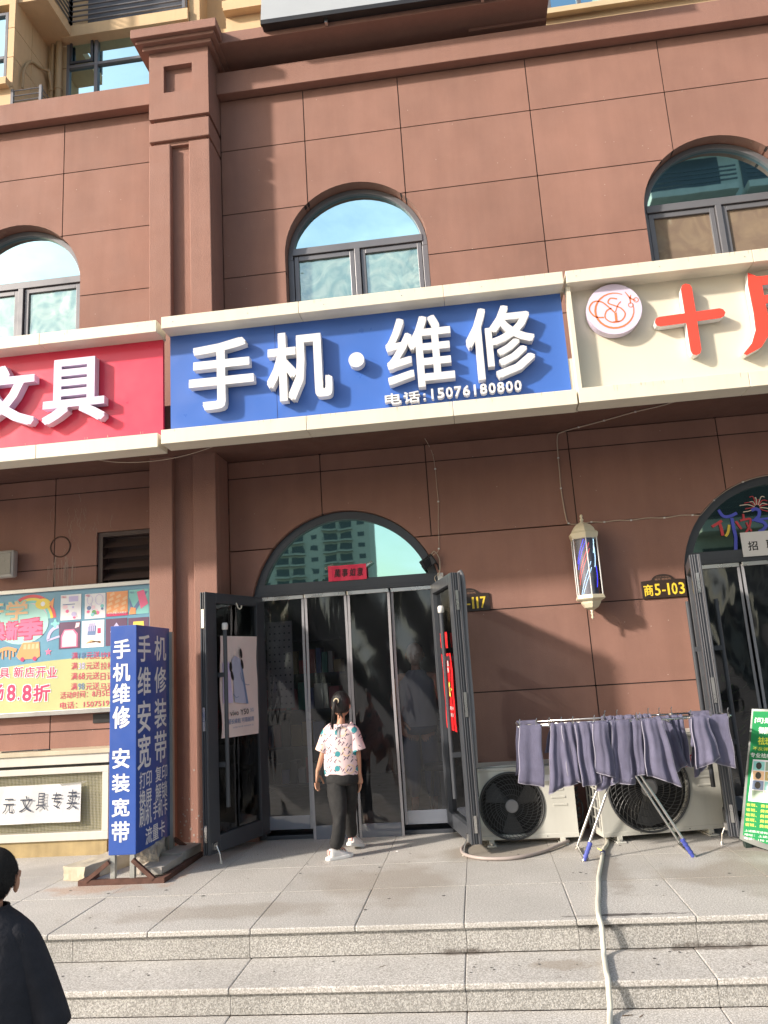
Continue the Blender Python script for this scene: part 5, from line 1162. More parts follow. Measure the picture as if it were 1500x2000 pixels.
TWL = [  # label, top px0, px1, bottom px0, px1, rail y, front hem px, back hem px, seed, folds, amp, span
 ('leftmost towel, hanging flat and alone on the rack end', 1014, 1056, 1014, 1064, -1.05, 1527, 1526, 1, 1.2, .008, .42),
 ('second towel from the left, gathered, beside the bare rail', 1076, 1106, 1073, 1132, -1.05, 1537, 1470, 2, 2, .02, 0),
 ('third towel from the left, narrow with a low hem', 1098, 1128, 1112, 1150, -1.05, 1522, 1480, 3, 2, .02, 0),
 ('towel with deep folds left of the pointed-corner towel', 1124, 1158, 1138, 1176, -1.06, 1530, 1490, 4, 2, .02, 0),
 ('towel whose pale hemmed corner points out to the right', 1158, 1186, 1166, 1204, -1.08, 1514, 1480, 5, 1.3, .022, 0),
 ('towel with a low hem hanging under the pointed-corner towel', 1184, 1204, 1168, 1212, -1.04, 1536, 1500, 6, 2, .02, 0),
 ('wide middle towel hanging lowest above the crossed legs', 1196, 1232, 1196, 1242, -1.05, 1531, 1490, 7, 1.6, .022, 0),
 ('towel between the wide middle one and the flared one', 1222, 1262, 1232, 1272, -1.04, 1520, 1480, 8, 2, .024, 0),
 ('flared towel with a broad slanting hem right of centre', 1254, 1292, 1264, 1326, -1.08, 1530, 1500, 9, 2, .024, 0),
 ('towel on the inner rail seen right of the flared one', 1288, 1318, 1312, 1352, -.92, 1517, 1490, 10, 2, .02, 0),
 ('narrow towel on inner rail before the red sticker', 1318, 1345, 1332, 1362, -.90, 1512, 1480, 11, 2, .02, 0),
 ('shorter folded towel near the right end, pale edged corner', 1346, 1378, 1356, 1404, -1.10, 1500, 1470, 12, 1.5, .022, 0),
 ('rightmost towel, looped over both outer rails', 1378, 1419, 1392, 1434, -1.05, 1506, 1520, 13, 1.0, .012, .42),
 ('low towel seen under the right end, over the door corner', 1372, 1398, 1376, 1402, -.80, 1528, 1520, 14, 1.4, .014, 0),
 ('bunched towel standing proud on the back rail, left of centre', 1182, 1206, 1172, 1210, -.64, 1500, 1480, 15, 2, .03, 0),
 ('towel on the back rail behind the wide middle towel', 1206, 1248, 1204, 1250, -.64, 1500, 1480, 16, 3, .02, 0),
 ('towel on the back rail behind the flared towel', 1250, 1278, 1250, 1282, -.64, 1500, 1480, 17, 3, .02, 0),
]
for (lb_, a, b, c_, d, y, zf, zb_, sd, fo, am, sp) in TWL:
    if y > -.7:   # on the back rail: farther away, so wider and a little higher in the metres of the place
        a, b, c_, d = [1012 + (q - 1012) * 1.06 + 3 for q in (a, b, c_, d)]
    c_, d = [q - (q - 290) / 7400 * (zf - 1416) for q in (c_, d)]      # the picture's verticals lean; the towels hang plumb
    towel(lb_, PX(a), PX(b), PX(c_), PX(d), y, PZ(zf), PZ(zb_), sd, fo, am, sp)

# ================================================================ people
def skinned(verts, edges, radii, root=0, sub=2):
    me = bpy.data.meshes.new('body'); me.from_pydata([tuple(v) for v in verts], edges, []); me.update()
    o = bpy.data.objects.new('body', me); COL.objects.link(o)
    o.modifiers.new('skin', 'SKIN'); sl = me.skin_vertices[0].data if me.skin_vertices else None
    if sl is None:
        bm = bmesh.new(); bm.from_mesh(me); bm.verts.layers.skin.verify(); bm.to_mesh(me); bm.free(); sl = me.skin_vertices[0].data
    for i, r in enumerate(radii):
        sl[i].radius = r if isinstance(r, tuple) else (r, r)
        sl[i].use_root = (i == root)
    o.modifiers[0].use_smooth_shade = True; o.modifiers[0].branch_smoothing = .5
    s = o.modifiers.new('sub', 'SUBSURF'); s.levels = sub; s.render_levels = sub
    dg = bpy.context.evaluated_depsgraph_get(); out = bpy.data.meshes.new_from_object(o.evaluated_get(dg)); bpy.data.objects.remove(o)
    return out
def join(meshes, name):
    bm = bmesh.new()
    for me in meshes: bm.from_mesh(me)
    out = bpy.data.meshes.new(name); bm.to_mesh(out); bm.free()
    for p in out.polygons: p.use_smooth = True
    return out
def ell(c, rx, ry, rz, n=24, m=16, f=None):
    b = MB(); c = Vector(c)
    for i in range(m + 1):
        t = pi * i / m
        for j in range(n):
            a = 2 * pi * j / n; p = Vector((rx * sin(t) * cos(a), ry * sin(t) * sin(a), rz * cos(t)))
            if f: p = f(p)
            b.v.append(tuple(c + p))
    for i in range(m):
        for j in range(n): b.f.append((i * n + j, i * n + (j + 1) % n, (i + 1) * n + (j + 1) % n, (i + 1) * n + j))
    return b.mesh('part')
def hand(wrist, down, side, h, curl=.5, palm_n=None):
    """palm and five fingers below the wrist; 'side' is the unit vector towards the thumb"""
    W = Vector(wrist); d = Vector(down).normalized(); s = Vector(side).normalized(); n = d.cross(s).normalized()
    if palm_n is not None and n.dot(Vector(palm_n)) < 0: n = -n
    L = .105 * h; out = []
    pv = [W - d * L * .30, W + d * L * .12, W + d * L * .50, W + d * L * .80]
    out.append(skinned(pv, [(0, 1), (1, 2), (2, 3)], [(.0175 * h, .0165 * h), (.020 * h, .015 * h), (.029 * h, .012 * h), (.027 * h, .011 * h)], sub=1))
    for k, (o_, ln) in enumerate(((.75, .60), (.27, .68), (-.22, .64), (-.70, .50))):
        b = W + d * L * .72 + s * o_ * .026 * h; p = [b]; dd = d.copy()
        for q in range(3):
            dd = (dd + n * curl * (.35 + .25 * q)).normalized(); p.append(p[-1] + dd * L * ln * (.42, .33, .25)[q])
        out.append(skinned(p, [(0, 1), (1, 2), (2, 3)], [.0078 * h, .0075 * h, .0068 * h, .0056 * h], sub=1))
    b = W + d * L * .25 + s * .018 * h; p = [b]; dd = (d + s * .9 + n * .3).normalized()
    for q in range(3):
        p.append(p[-1] + dd * L * (.30, .28, .2)[q]); dd = (dd + d * .5 + n * .1).normalized()
    out.append(skinned(p, [(0, 1), (1, 2), (2, 3)], [.0105 * h, .0095 * h, .0082 * h, .0066 * h], sub=1))
    return out
SKIN = mat('warm skin', (.50, .265, .175), .5, var=.06, vscale=8); SKIN2 = mat('tanned skin', (.46, .235, .15), .5, var=.08, vscale=8)
HAIR = mat('black hair', (.012, .010, .010), .38, var=.3, vscale=20, bump=.8, bscale=90, streak=.3, sscale=(90, 90, 6))
EYE = mat('eye white', (.7, .7, .7), .3)
def head(c, h, yaw=0.0, narrow=1.0):
    """head of height .155h looking along +Y; c is its centre"""
    def f(p):
        z = p.z / (.080 * h)
        if z < 0: p.x *= 1 - .22 * z * z; p.y = p.y * (1 - .12 * z * z) + .012 * h * z * z
        if p.y < 0: p.y *= 1.04
        return p
    R = Matrix.Translation(Vector(c)) @ Matrix.Rotation(yaw, 4, 'Z')
    ms = [ell((0, 0, 0), .061 * h * narrow, .074 * h, .080 * h, f=f)]
    for s in (-1, 1):
        ms.append(ell((s * .0625 * h * narrow, -.004 * h, -.010 * h), .007 * h, .012 * h, .019 * h, 12, 8))
        ms.append(ell((s * .024 * h, .066 * h, .004 * h), .011 * h, .006 * h, .006 * h, 10, 6))
    ms.append(ell((0, .078 * h, -.016 * h), .009 * h, .011 * h, .013 * h, 10, 8)); ms.append(ell((0, .068 * h, -.043 * h), .018 * h, .008 * h, .005 * h, 10, 6))
    for m_ in ms: m_.transform(R)
    return ms
def body(J, h, extra, arms=True):
    names = list(J); ix = {k: i for i, k in enumerate(names)}; V = [J[k][0] for k in names]; Rr = [J[k][1] for k in names]
    E = [(a, b) for a, b in (('pelvis', 'belly'), ('belly', 'chest'), ('chest', 'neckbase'), ('neckbase', 'neck'), ('neck', 'skull'), ('chest', 'shoulder_l'), ('shoulder_l', 'elbow_l'), ('elbow_l', 'wrist_l'), ('chest', 'shoulder_r'), ('shoulder_r', 'elbow_r'), ('elbow_r', 'wrist_r'),
         ('pelvis', 'hip_l'), ('hip_l', 'knee_l'), ('knee_l', 'ankle_l'), ('ankle_l', 'toe_l'), ('pelvis', 'hip_r'), ('hip_r', 'knee_r'), ('knee_r', 'ankle_r'), ('ankle_r', 'toe_r'))]
    return skinned(V, [(ix[a], ix[b]) for a, b in E], Rr, root=ix['pelvis'])
def ring(c, rx, ry, n=28, tilt=None, wob=0.0, ph=0.0):
    c = Vector(c); out = []
    for j in range(n):
        a = 2 * pi * j / n; k = 1 + wob * (sin(3 * a + ph) * .6 + .5 * sin(5 * a + ph * 1.7) + .3 * sin(9 * a - ph))
        p = Vector((rx * k * cos(a), ry * k * sin(a), 0))
        if tilt is not None: p = tilt @ p
        out.append(c + p)
    return out
def limb_loft(pts, rads, n=20, wob=.04, cap=True, ph=0.0, flat=1.0):
    P = [Vector(p) for p in pts]; rings = []
    for i, p in enumerate(P):
        d = (P[min(i + 1, len(P) - 1)] - P[max(i - 1, 0)]).normalized(); q = Vector((0, 0, 1)).rotation_difference(d).to_matrix()
        r = rads[i]; rx, ry = r if isinstance(r, tuple) else (r, r * flat); rings.append(ring(p, rx, ry, n, q, wob, ph + i * 1.3))
    m = MB().loft(rings, cap); return m
def subsurf(o, lv=1):
    s = o.modifiers.new('sub', 'SUBSURF'); s.levels = lv; s.render_levels = lv; return o

# ---- the girl at the door
def girl():
    X, Y0 = -1.105, -.62; t = thing('person', 'girl with ponytail in a pink patterned tee and black trousers facing the curtain', 'person', (X, Y0, 0)); h = 1.22
    V = Vector
    J = dict(pelvis=(V((X - .012, Y0, .63)), (.085, .065)), belly=(V((X - .012, Y0, .70)), (.078, .058)), chest=(V((X - .002, Y0, .83)), (.085, .06)), neckbase=(V((X + .006, Y0, .955)), (.05, .04)),
             neck=(V((X + .010, Y0 + .003, .995)), .030), skull=(V((X + .014, Y0 + .01, 1.07)), .034),
             shoulder_l=(V((X - .09, Y0, .905)), .034), elbow_l=(V((X - .150, Y0 - .015, .735)), .024), wrist_l=(V((X - .196, Y0 + .0, .615)), .017),
             shoulder_r=(V((X + .098, Y0, .905)), .034), elbow_r=(V((X + .134, Y0 - .01, .725)), .024), wrist_r=(V((X + .130, Y0 + .02, .585)), .017),
             hip_l=(V((X - .05, Y0, .59)), .062), knee_l=(V((X - .030, Y0 - .06, .34)), .045), ankle_l=(V((X - .065, Y0 - .11, .075)), .027), toe_l=(V((X - .0, Y0 - .02, .03)), .025),
             hip_r=(V((X + .045, Y0 + .01, .59)), .062), knee_r=(V((X + .020, Y0 + .10, .35)), .045), ankle_r=(V((X + .020, Y0 + .20, .085)), .027), toe_r=(V((X + .05, Y0 + .30, .03)), .025))
    ms = [body(J, h, None)] + head((X + .014, Y0 + .012, 1.115), 1.20, yaw=radians(-14), narrow=.98)
    ms += hand(J['wrist_l'][0], (-.10, .0, -1), (.55, .8, 0), 1.0, curl=.42, palm_n=(1, 0, 0)) + hand(J['wrist_r'][0], (.0, .12, -1), (-.5, .8, 0), 1.0, curl=.35, palm_n=(-1, 0, 0))
    link('body', join(ms, 'body'), SKIN, t)
    # tee shirt
    cx = X - .006; sec = [(.585, .126, .082, .0), (.60, .130, .086, 0), (.66, .132, .086, 0), (.74, .134, .086, .0), (.82, .138, .086, .002), (.88, .142, .084, .004), (.915, .128, .074, .006), (.945, .092, .060, .008), (.962, .060, .050, .01), (.968, .048, .043, .012)]
    rings = [ring((cx + dx, Y0, z), rx, ry, 36, None, .030 if z < .9 else .008, z * 9) for z, rx, ry, dx in sec]
    tee = MB().loft(rings, cap=False)
    ms = [tee.mesh('t')]
    for s, sh, el in ((-1, J['shoulder_l'][0], J['elbow_l'][0]), (1, J['shoulder_r'][0], J['elbow_r'][0])):
        d = (el - sh).normalized(); p0 = sh - d * .02 + V((-s * .035, 0, .02))
        out_ = V((s * .006, 0, 0))
        ms.append(limb_loft([p0, sh + V((s * .01, 0, .004)), sh + d * .06 + out_, sh + d * .125 + out_ * 1.6, sh + d * .150 + out_ * 2.0], [(.046, .050), (.050, .052), (.053, .054), (.055, .056), (.056, .056)], n=26, wob=.05, cap=False, ph=s).mesh('s'))
    TM = shirt_material(); o = link('tee_shirt', join(ms, 'tee_shirt'), TM, t); s_ = o.modifiers.new('thick', 'SOLIDIFY'); s_.thickness = .003; s_.offset = 1; subsurf(o, 1)
    MB().add([(cx - .006, Y0 - .0735, .952), (cx + .014, Y0 - .0735, .952), (cx + .014, Y0 - .090, .875), (cx - .006, Y0 - .090, .875)], [(0, 1, 2, 3)]).build('neck_label', mat('grey tape print', (.35, .33, .35), .6), t)
    # trousers
    TR_ = mat('black cotton trousers', (.013, .013, .014), .85, var=.2, vscale=7, bump=.5, bscale=30)
    ms = [MB().loft([ring((cx, Y0, .66), .112, .078, 32), ring((cx, Y0, .60), .124, .088, 32, None, .01), ring((cx + .002, Y0, .545), .132, .098, 32, None, .02, 1), ring((cx + .004, Y0, .50), .118, .092, 32, None, .02)], True).mesh('w')]
    ms.append(limb_loft([J['hip_l'][0] + V((-.006, .0, -.0)), (X - .050, Y0 - .02, .49), (X - .036, Y0 - .045, .40), (X - .024, Y0 - .068, .31), (X - .026, Y0 - .09, .22), (X - .042, Y0 - .105, .14), (X - .058, Y0 - .11, .095), (X - .062, Y0 - .11, .072)], [(.066, .078), (.070, .084), (.068, .076), (.068, .070), (.068, .068), (.064, .062), (.052, .05), (.036, .04)], n=28, wob=.05, ph=.5).mesh('l'))
    ms.append(limb_loft([J['hip_r'][0] + V((.006, 0, 0)), (X + .044, Y0 + .035, .49), (X + .034, Y0 + .075, .40), (X + .020, Y0 + .105, .31), (X + .012, Y0 + .14, .22), (X + .014, Y0 + .18, .15), (X + .016, Y0 + .195, .11), (X + .018, Y0 + .20, .09)], [(.066, .078), (.070, .080), (.066, .070), (.058, .062), (.054, .056), (.052, .054), (.044, .046), (.034, .036)], n=28, wob=.05, ph=2.5).mesh('r'))
    subsurf(link('trousers', join(ms, 'trousers'), TR_, t), 1)
    # shoes
    SH = mat('white trainer leather', (.72, .70, .68), .5, var=.08, vscale=20); SO = mat('white rubber sole', (.78, .78, .76), .5); PKM = mat('pink heel patch', (.75, .33, .30), .5)
    for (px, py, ang, tilt, zz) in ((X - .062, Y0 - .115, radians(-52), 0, .0), (X + .026, Y0 + .20, radians(-25), radians(16), .018)):
        Mx = Matrix.Translation((px, py, zz)) @ Matrix.Rotation(ang, 4, 'Z') @ Matrix.Rotation(-tilt, 4, 'X')
        prof = [(-.052, .026, .075, .028), (-.040, .034, .082, .026), (-.01, .035, .078, .024), (.03, .036, .066, .022), (.07, .040, .052, .02), (.10, .039, .040, .018), (.13, .028, .030, .017)]
        up_ = MB(); rings = []
        for y, w_, ht, z0 in prof: rings.append([Mx @ V((w_ * cos(a), y, z0 + (ht - z0) * max(0, sin(a)) ** .7 if sin(a) > 0 else z0 + .002 * sin(a))) for a in [2 * pi * j / 20 for j in range(20)]])
        up_.loft(rings); so = MB()
        ol = [(.030 * cos(a), -.052 + .028 * sin(a)) for a in [pi + pi * i / 8 for i in range(9)]] + [(.037, .0), (.043, .06), (.042, .10), (.028, .140), (.0, .148), (-.028, .138), (-.038, .10), (-.037, .05), (-.034, 0)]
        so.prism(ol, lambda u, v, d: Mx @ V((u, v, d)), .0, .026)
        g = subsurf(up_.build('shoe', SH, t, smooth=True), 1); so.build('sole', SO, g, bevel=.006, smooth=False)
        hp = MB(); hp.box(-.018, .018, -.060, -.045, .035, .072, Mx); hp.build('heel_patch', PKM, g, bevel=.006)
        lc = MB()
        for q in range(4): lc.tube([Mx @ V((-.028, .02 + .022 * q, .062 - .006 * q)), Mx @ V((0, .02 + .022 * q, .084 - .009 * q)), Mx @ V((.028, .02 + .022 * q, .062 - .006 * q))], .003, 5)
        lc.build('laces', SO, g)
    # hair
    hc = V((X + .014, Y0 + .008, 1.122))
    def hf(p):
        if p.z < -.02: p.x *= 1 - 2.2 * (-p.z - .02); p.y *= 1 - 1.5 * (-p.z - .02)
        if p.y > .035 and p.z < .05: p.y = .035 - (p.y - .035) * .2
        if p.y > .02 and p.z < .02: p.x *= .90
        if p.z < -.062: p.z = -.062 + (p.z + .062) * .5
        return p
    hr = [ell(hc, .0785, .097, .100, 36, 24, hf)]
    kn = V((X - .003, Y0 - .092, 1.145))
    pt = smoothpts([kn + V((.01, .02, .0)), kn, kn + V((-.012, -.026, -.018)), kn + V((-.022, -.030, -.060)), kn + V((-.030, -.022, -.11)), kn + V((-.040, -.012, -.16)), kn + V((-.046, -.010, -.20))], 5)
    for q in range(7):
        r = random.Random(q); off = [V((r.uniform(-.008, .008), r.uniform(-.006, .006), r.uniform(-.012, .0))) for _ in (0, 1)]
        n = len(pt); P = [V(p) + off[0] * (i / n) * (1.6 if q else 1) for i, p in enumerate(pt)]
        hr.append(MB().tube(P, [(.010 + .008 * sin(pi * min(1, i / n * 1.3)) * (1 if q == 0 else .6)) * (1 - .75 * (i / n) ** 2.5) * (1 if q == 0 else .55) for i in range(n)], 10).mesh('h'))
    for q in range(9):   # loose strands at the nape
        r = random.Random(q + 30); x = hc.x + r.uniform(-.05, .05); hr.append(MB().tube([(x, Y0 - .05, 1.065), (x + r.uniform(-.01, .01), Y0 - .045, 1.04), (x + r.uniform(-.015, .015), Y0 - .04, 1.015)], [.004, .003, .001], 5).mesh('h'))
    link('hair', join(hr, 'hair'), HAIR, t)
    MB().tube([kn + V((.018 * cos(a), -.004 + .003 * sin(a), .018 * sin(a) + .004)) for a in [2 * pi * i / 14 for i in range(14)]], .0045, 6, closed=True).build('hair_tie', mat('cream hair tie', (.72, .62, .42), .6), t)
    return t
def shirt_material():
    m = bpy.data.materials.new('patterned pink cotton'); m.use_nodes = True; n = m.node_tree.nodes; l = m.node_tree.links; b = n['Principled BSDF']; b.inputs['Roughness'].default_value = .85
    t = n.new('ShaderNodeTexCoord'); base = (.74, .56, .57, 1)
    def nd(ty, **k):
        x = n.new(ty)
        for a, v in k.items(): setattr(x, a, v)
        return x
    def mp(loc, rot, sc):
        x = nd('ShaderNodeMapping'); x.inputs['Location'].default_value = loc; x.inputs['Rotation'].default_value = (rot[0], 0, 0); l.new(t.outputs['Object'], x.inputs[0])
        y = nd('ShaderNodeMapping'); y.inputs['Rotation'].default_value = (0, 0, rot[1]); l.new(x.outputs[0], y.inputs[0])
        z = nd('ShaderNodeMapping'); z.inputs['Scale'].default_value = sc; l.new(y.outputs[0], z.inputs[0])
        return z.outputs[0]
    def layer(prev, mask, c):
        x = nd('ShaderNodeMix', data_type='RGBA'); l.new(mask, x.inputs[0])
        if isinstance(prev, tuple): x.inputs[6].default_value = prev
        else: l.new(prev, x.inputs[6])
        x.inputs[7].default_value = c; return x.outputs[2]
    def spots(loc, rot, sc, th, rnd=.6, soft=.04, lo=None):
        v = nd('ShaderNodeTexVoronoi', voronoi_dimensions='2D'); v.inputs['Scale'].default_value = 1; v.inputs['Randomness'].default_value = rnd; l.new(mp(loc, rot, sc), v.inputs['Vector'])
        r = nd('ShaderNodeMapRange'); r.inputs[1].default_value = th - soft; r.inputs[2].default_value = th; r.inputs[3].default_value = 1; r.inputs[4].default_value = 0; l.new(v.outputs['Distance'], r.inputs[0])
        if lo is None: return r.outputs[0]
        r2 = nd('ShaderNodeMapRange'); r2.inputs[1].default_value = lo; r2.inputs[2].default_value = lo + soft; l.new(v.outputs['Distance'], r2.inputs[0])
        q = nd('ShaderNodeMath', operation='MULTIPLY'); l.new(r.outputs[0], q.inputs[0]); l.new(r2.outputs[0], q.inputs[1]); return q.outputs[0]
    X90 = radians(90)
    c = layer(base, spots((.3, 0, .1), (X90, 0, 0), (6, 6, 6), .22, .7, .04, .15), (.80, .55, .22, 1))
    c = layer(c, spots((.1, 0, .4), (X90, .9, 0), (10, 42, 10), .17, .9), (.05, .045, .09, 1))
    c = layer(c, spots((.7, 0, .2), (X90, -.75, 0), (9, 34, 9), .12, .9), (.04, .035, .08, 1))
    c = layer(c, spots((.9, 0, .6), (X90, 0, 0), (13, 13, 13), .08, .9), (.05, .045, .09, 1))
    c = layer(c, spots((.35, .0, .15), (X90, 0, 0), (7.6, 7.6, 7.6), .185, .4), (.045, .26, .30, 1))
    l.new(c, b.inputs['Base Color']); return m
girl()

# ---- the boy in the foreground, seen from behind
def boy():
    V = Vector; X, Y0 = -1.772, -4.05; G0 = -.405; t = thing('person', 'boy with short black hair in a loose black tee, seen from behind at the steps', 'person', (X, Y0, G0)); h = 1.23
    Z = lambda q: G0 + q * h
    J = dict(pelvis=(V((X, Y0, Z(.50))), (.10, .08)), belly=(V((X, Y0, Z(.58))), (.095, .07)), chest=(V((X, Y0, Z(.70))), (.09, .062)), neckbase=(V((X, Y0, Z(.80))), (.045, .045)), neck=(V((X, Y0 + .004, .615)), .042), skull=(V((X, Y0 + .008, .69)), .045),
             shoulder_l=(V((X - .105, Y0, .545)), .034), elbow_l=(V((X - .20, Y0, .35)), .030), wrist_l=(V((X - .19, Y0 + .10, .22)), .021), shoulder_r=(V((X + .105, Y0, .545)), .034), elbow_r=(V((X + .172, Y0 + .0, .33)), .030), wrist_r=(V((X + .17, Y0 + .10, .18)), .021),
             hip_l=(V((X - .06, Y0, Z(.47))), .07), knee_l=(V((X - .065, Y0, Z(.27))), .05), ankle_l=(V((X - .07, Y0, Z(.055))), .032), toe_l=(V((X - .08, Y0 + .13, Z(.02))), .025), hip_r=(V((X + .06, Y0, Z(.47))), .07), knee_r=(V((X + .065, Y0, Z(.27))), .05), ankle_r=(V((X + .07, Y0, Z(.055))), .032), toe_r=(V((X + .08, Y0 + .13, Z(.02))), .025))
    hc = V((X, Y0 + .010, .722))
    ms = [body(J, h, None)] + head(hc, 1.22, yaw=0, narrow=1.0) + hand(J['wrist_l'][0], (0, .3, -1), (.3, .9, 0), 1.05, palm_n=(1, 0, 0)) + hand(J['wrist_r'][0], (0, .3, -1), (-.3, .9, 0), 1.05, palm_n=(-1, 0, 0))
    for s in (-1, 1):
        rim = [hc + V((s * (.083 + .007 * sin(radians(a))), .004 + .016 * cos(radians(a)), -.018 + .030 * sin(radians(a)))) for a in range(20, 300, 28)]
        ms.append(MB().tube(smoothpts([tuple(p) for p in rim], 3), .0050, 8).mesh('rim')); ms.append(ell(hc + V((s * .082, .004, -.022)), .009, .020, .031, 16, 12)); ms.append(ell(hc + V((s * .080, .000, -.046)), .007, .009, .011, 12, 8))
    link('body', join(ms, 'body'), SKIN2, t)
    BT = mat('black cotton tee', (.034, .034, .040), .97, var=.25, vscale=6, bump=1.0, bscale=14, spec=.15)
    sec = [(-.02, .22, .165), (.06, .215, .16), (.14, .210, .155), (.24, .200, .145), (.34, .188, .132), (.44, .172, .118), (.52, .152, .100), (.565, .128, .084), (.592, .102, .071), (.608, .078, .063), (.620, .064, .058), (.627, .061, .056)]
    ms = [MB().loft([ring((X, Y0, z), rx, ry, 44, None, .020 if z < .45 else .003, z * 14) for z, rx, ry in sec], cap=False).mesh('t')]
    for s, sh, el in ((-1, J['shoulder_l'][0], J['elbow_l'][0]), (1, J['shoulder_r'][0], J['elbow_r'][0])):
        d = (el - sh).normalized(); k = (el - sh).length
        ms.append(limb_loft([sh + V((-s * .055, 0, .012)), sh + V((-s * .015, 0, .010)), sh + d * k * .20, sh + d * k * .50, sh + d * k * .80, sh + d * k * 1.15, sh + d * k * 1.55], [(.040, .062), (.044, .066), (.050, .070), (.057, .074), (.062, .078), (.067, .082), (.072, .086)], n=30, wob=.03, cap=False, ph=s).mesh('s'))
    o = link('tee_shirt', join(ms, 'tee_shirt'), BT, t); s_ = o.modifiers.new('thick', 'SOLIDIFY'); s_.thickness = .003; s_.offset = 1; subsurf(o, 1)
    MB().tube([p for p in ring((X, Y0, .629), .0605, .0565, 30)], .0050, 8, closed=True).build('collar', BT, t, smooth=True)
    SHO = mat('dark shorts', (.03, .035, .05), .9)
    ms = [MB().loft([ring((X, Y0, Z(.55)), .11, .09, 28), ring((X, Y0, Z(.48)), .135, .11, 28), ring((X, Y0, Z(.43)), .125, .1, 28)]).mesh('w')]
    for s in (-1, 1): ms.append(limb_loft([(X + s * .06, Y0, Z(.47)), (X + s * .065, Y0, Z(.38)), (X + s * .07, Y0, Z(.30))], [.08, .082, .085], n=24).mesh('l'))
    subsurf(link('shorts', join(ms, 'shorts'), SHO, t), 1)
    for s in (-1, 1):
        m = MB(); rings = [[V((X + s * .075 + w_ * cos(a), Y0 + y, G0 + .02 + (ht - .02) * max(0, sin(a)))) for a in [2 * pi * j / 18 for j in range(18)]] for y, w_, ht in ((-.06, .03, .08), (-.03, .04, .085), (.04, .042, .07), (.10, .045, .05), (.15, .03, .035))]
        m.loft(rings); m.build('shoe', SHO, t, smooth=True)
        bx('sole', X + s * .075 - .042, X + s * .075 + .042, Y0 - .065, Y0 + .155, G0, G0 + .022, WHITE, t, bevel=.008)
    # cropped hair: a close cap over the crown and the back of the head down to the nape
    def hf(p):
        if p.z < -.02: k = (-p.z - .02); p.x *= 1 - 2.6 * k; p.y *= 1 - 1.2 * k
        return p
    cap_ = ell(hc + V((0, 0, .0)), .0835, .098, .103, 56, 44, hf)
    bm = bmesh.new(); bm.from_mesh(cap_); kill = []
    for v in bm.verts:
        p = v.co - hc
        if (p.y > .050 and p.z < .045) or (abs(p.x) > .052 and p.z < -.035 and p.y > -.035) or (p.y > -.012 and p.z < .006) or p.z < -.064: kill.append(v)
    bmesh.ops.delete(bm, geom=kill, context='VERTS'); bm.to_mesh(cap_); fcs = [[v.co.copy() for v in f.verts] for f in bm.faces]; bm.free()
    r = random.Random(11); fz = MB()
    for i in range(14000):
        vs = r.choice(fcs); a, b_ = r.random(), r.random(); p = vs[0].lerp(vs[1], a).lerp(vs[-1].lerp(vs[2], a), b_)
        nrm = (p - hc).normalized(); ln = r.uniform(.003, .008); q = p + nrm * ln * .8 + V((r.uniform(-.3, .3), r.uniform(-.3, .3), -.8)) * ln; w_ = nrm.orthogonal().normalized() * .0008
        fz.add([p - w_, p + w_, q], [(0, 1, 2)])
    for p in cap_.polygons: p.use_smooth = True
    HB = mat('short black hair', (.034, .031, .029), .8, var=.3, vscale=14, bump=1.0, bscale=220, spec=.3)
    hr = link('hair', cap_, HB, t); o = link('hair_tips', fz.mesh('hair_tips', False), HB, hr); o['kind'] = 'stuff'
    t.rotation_euler = (0, 0, radians(19)); return t
boy()

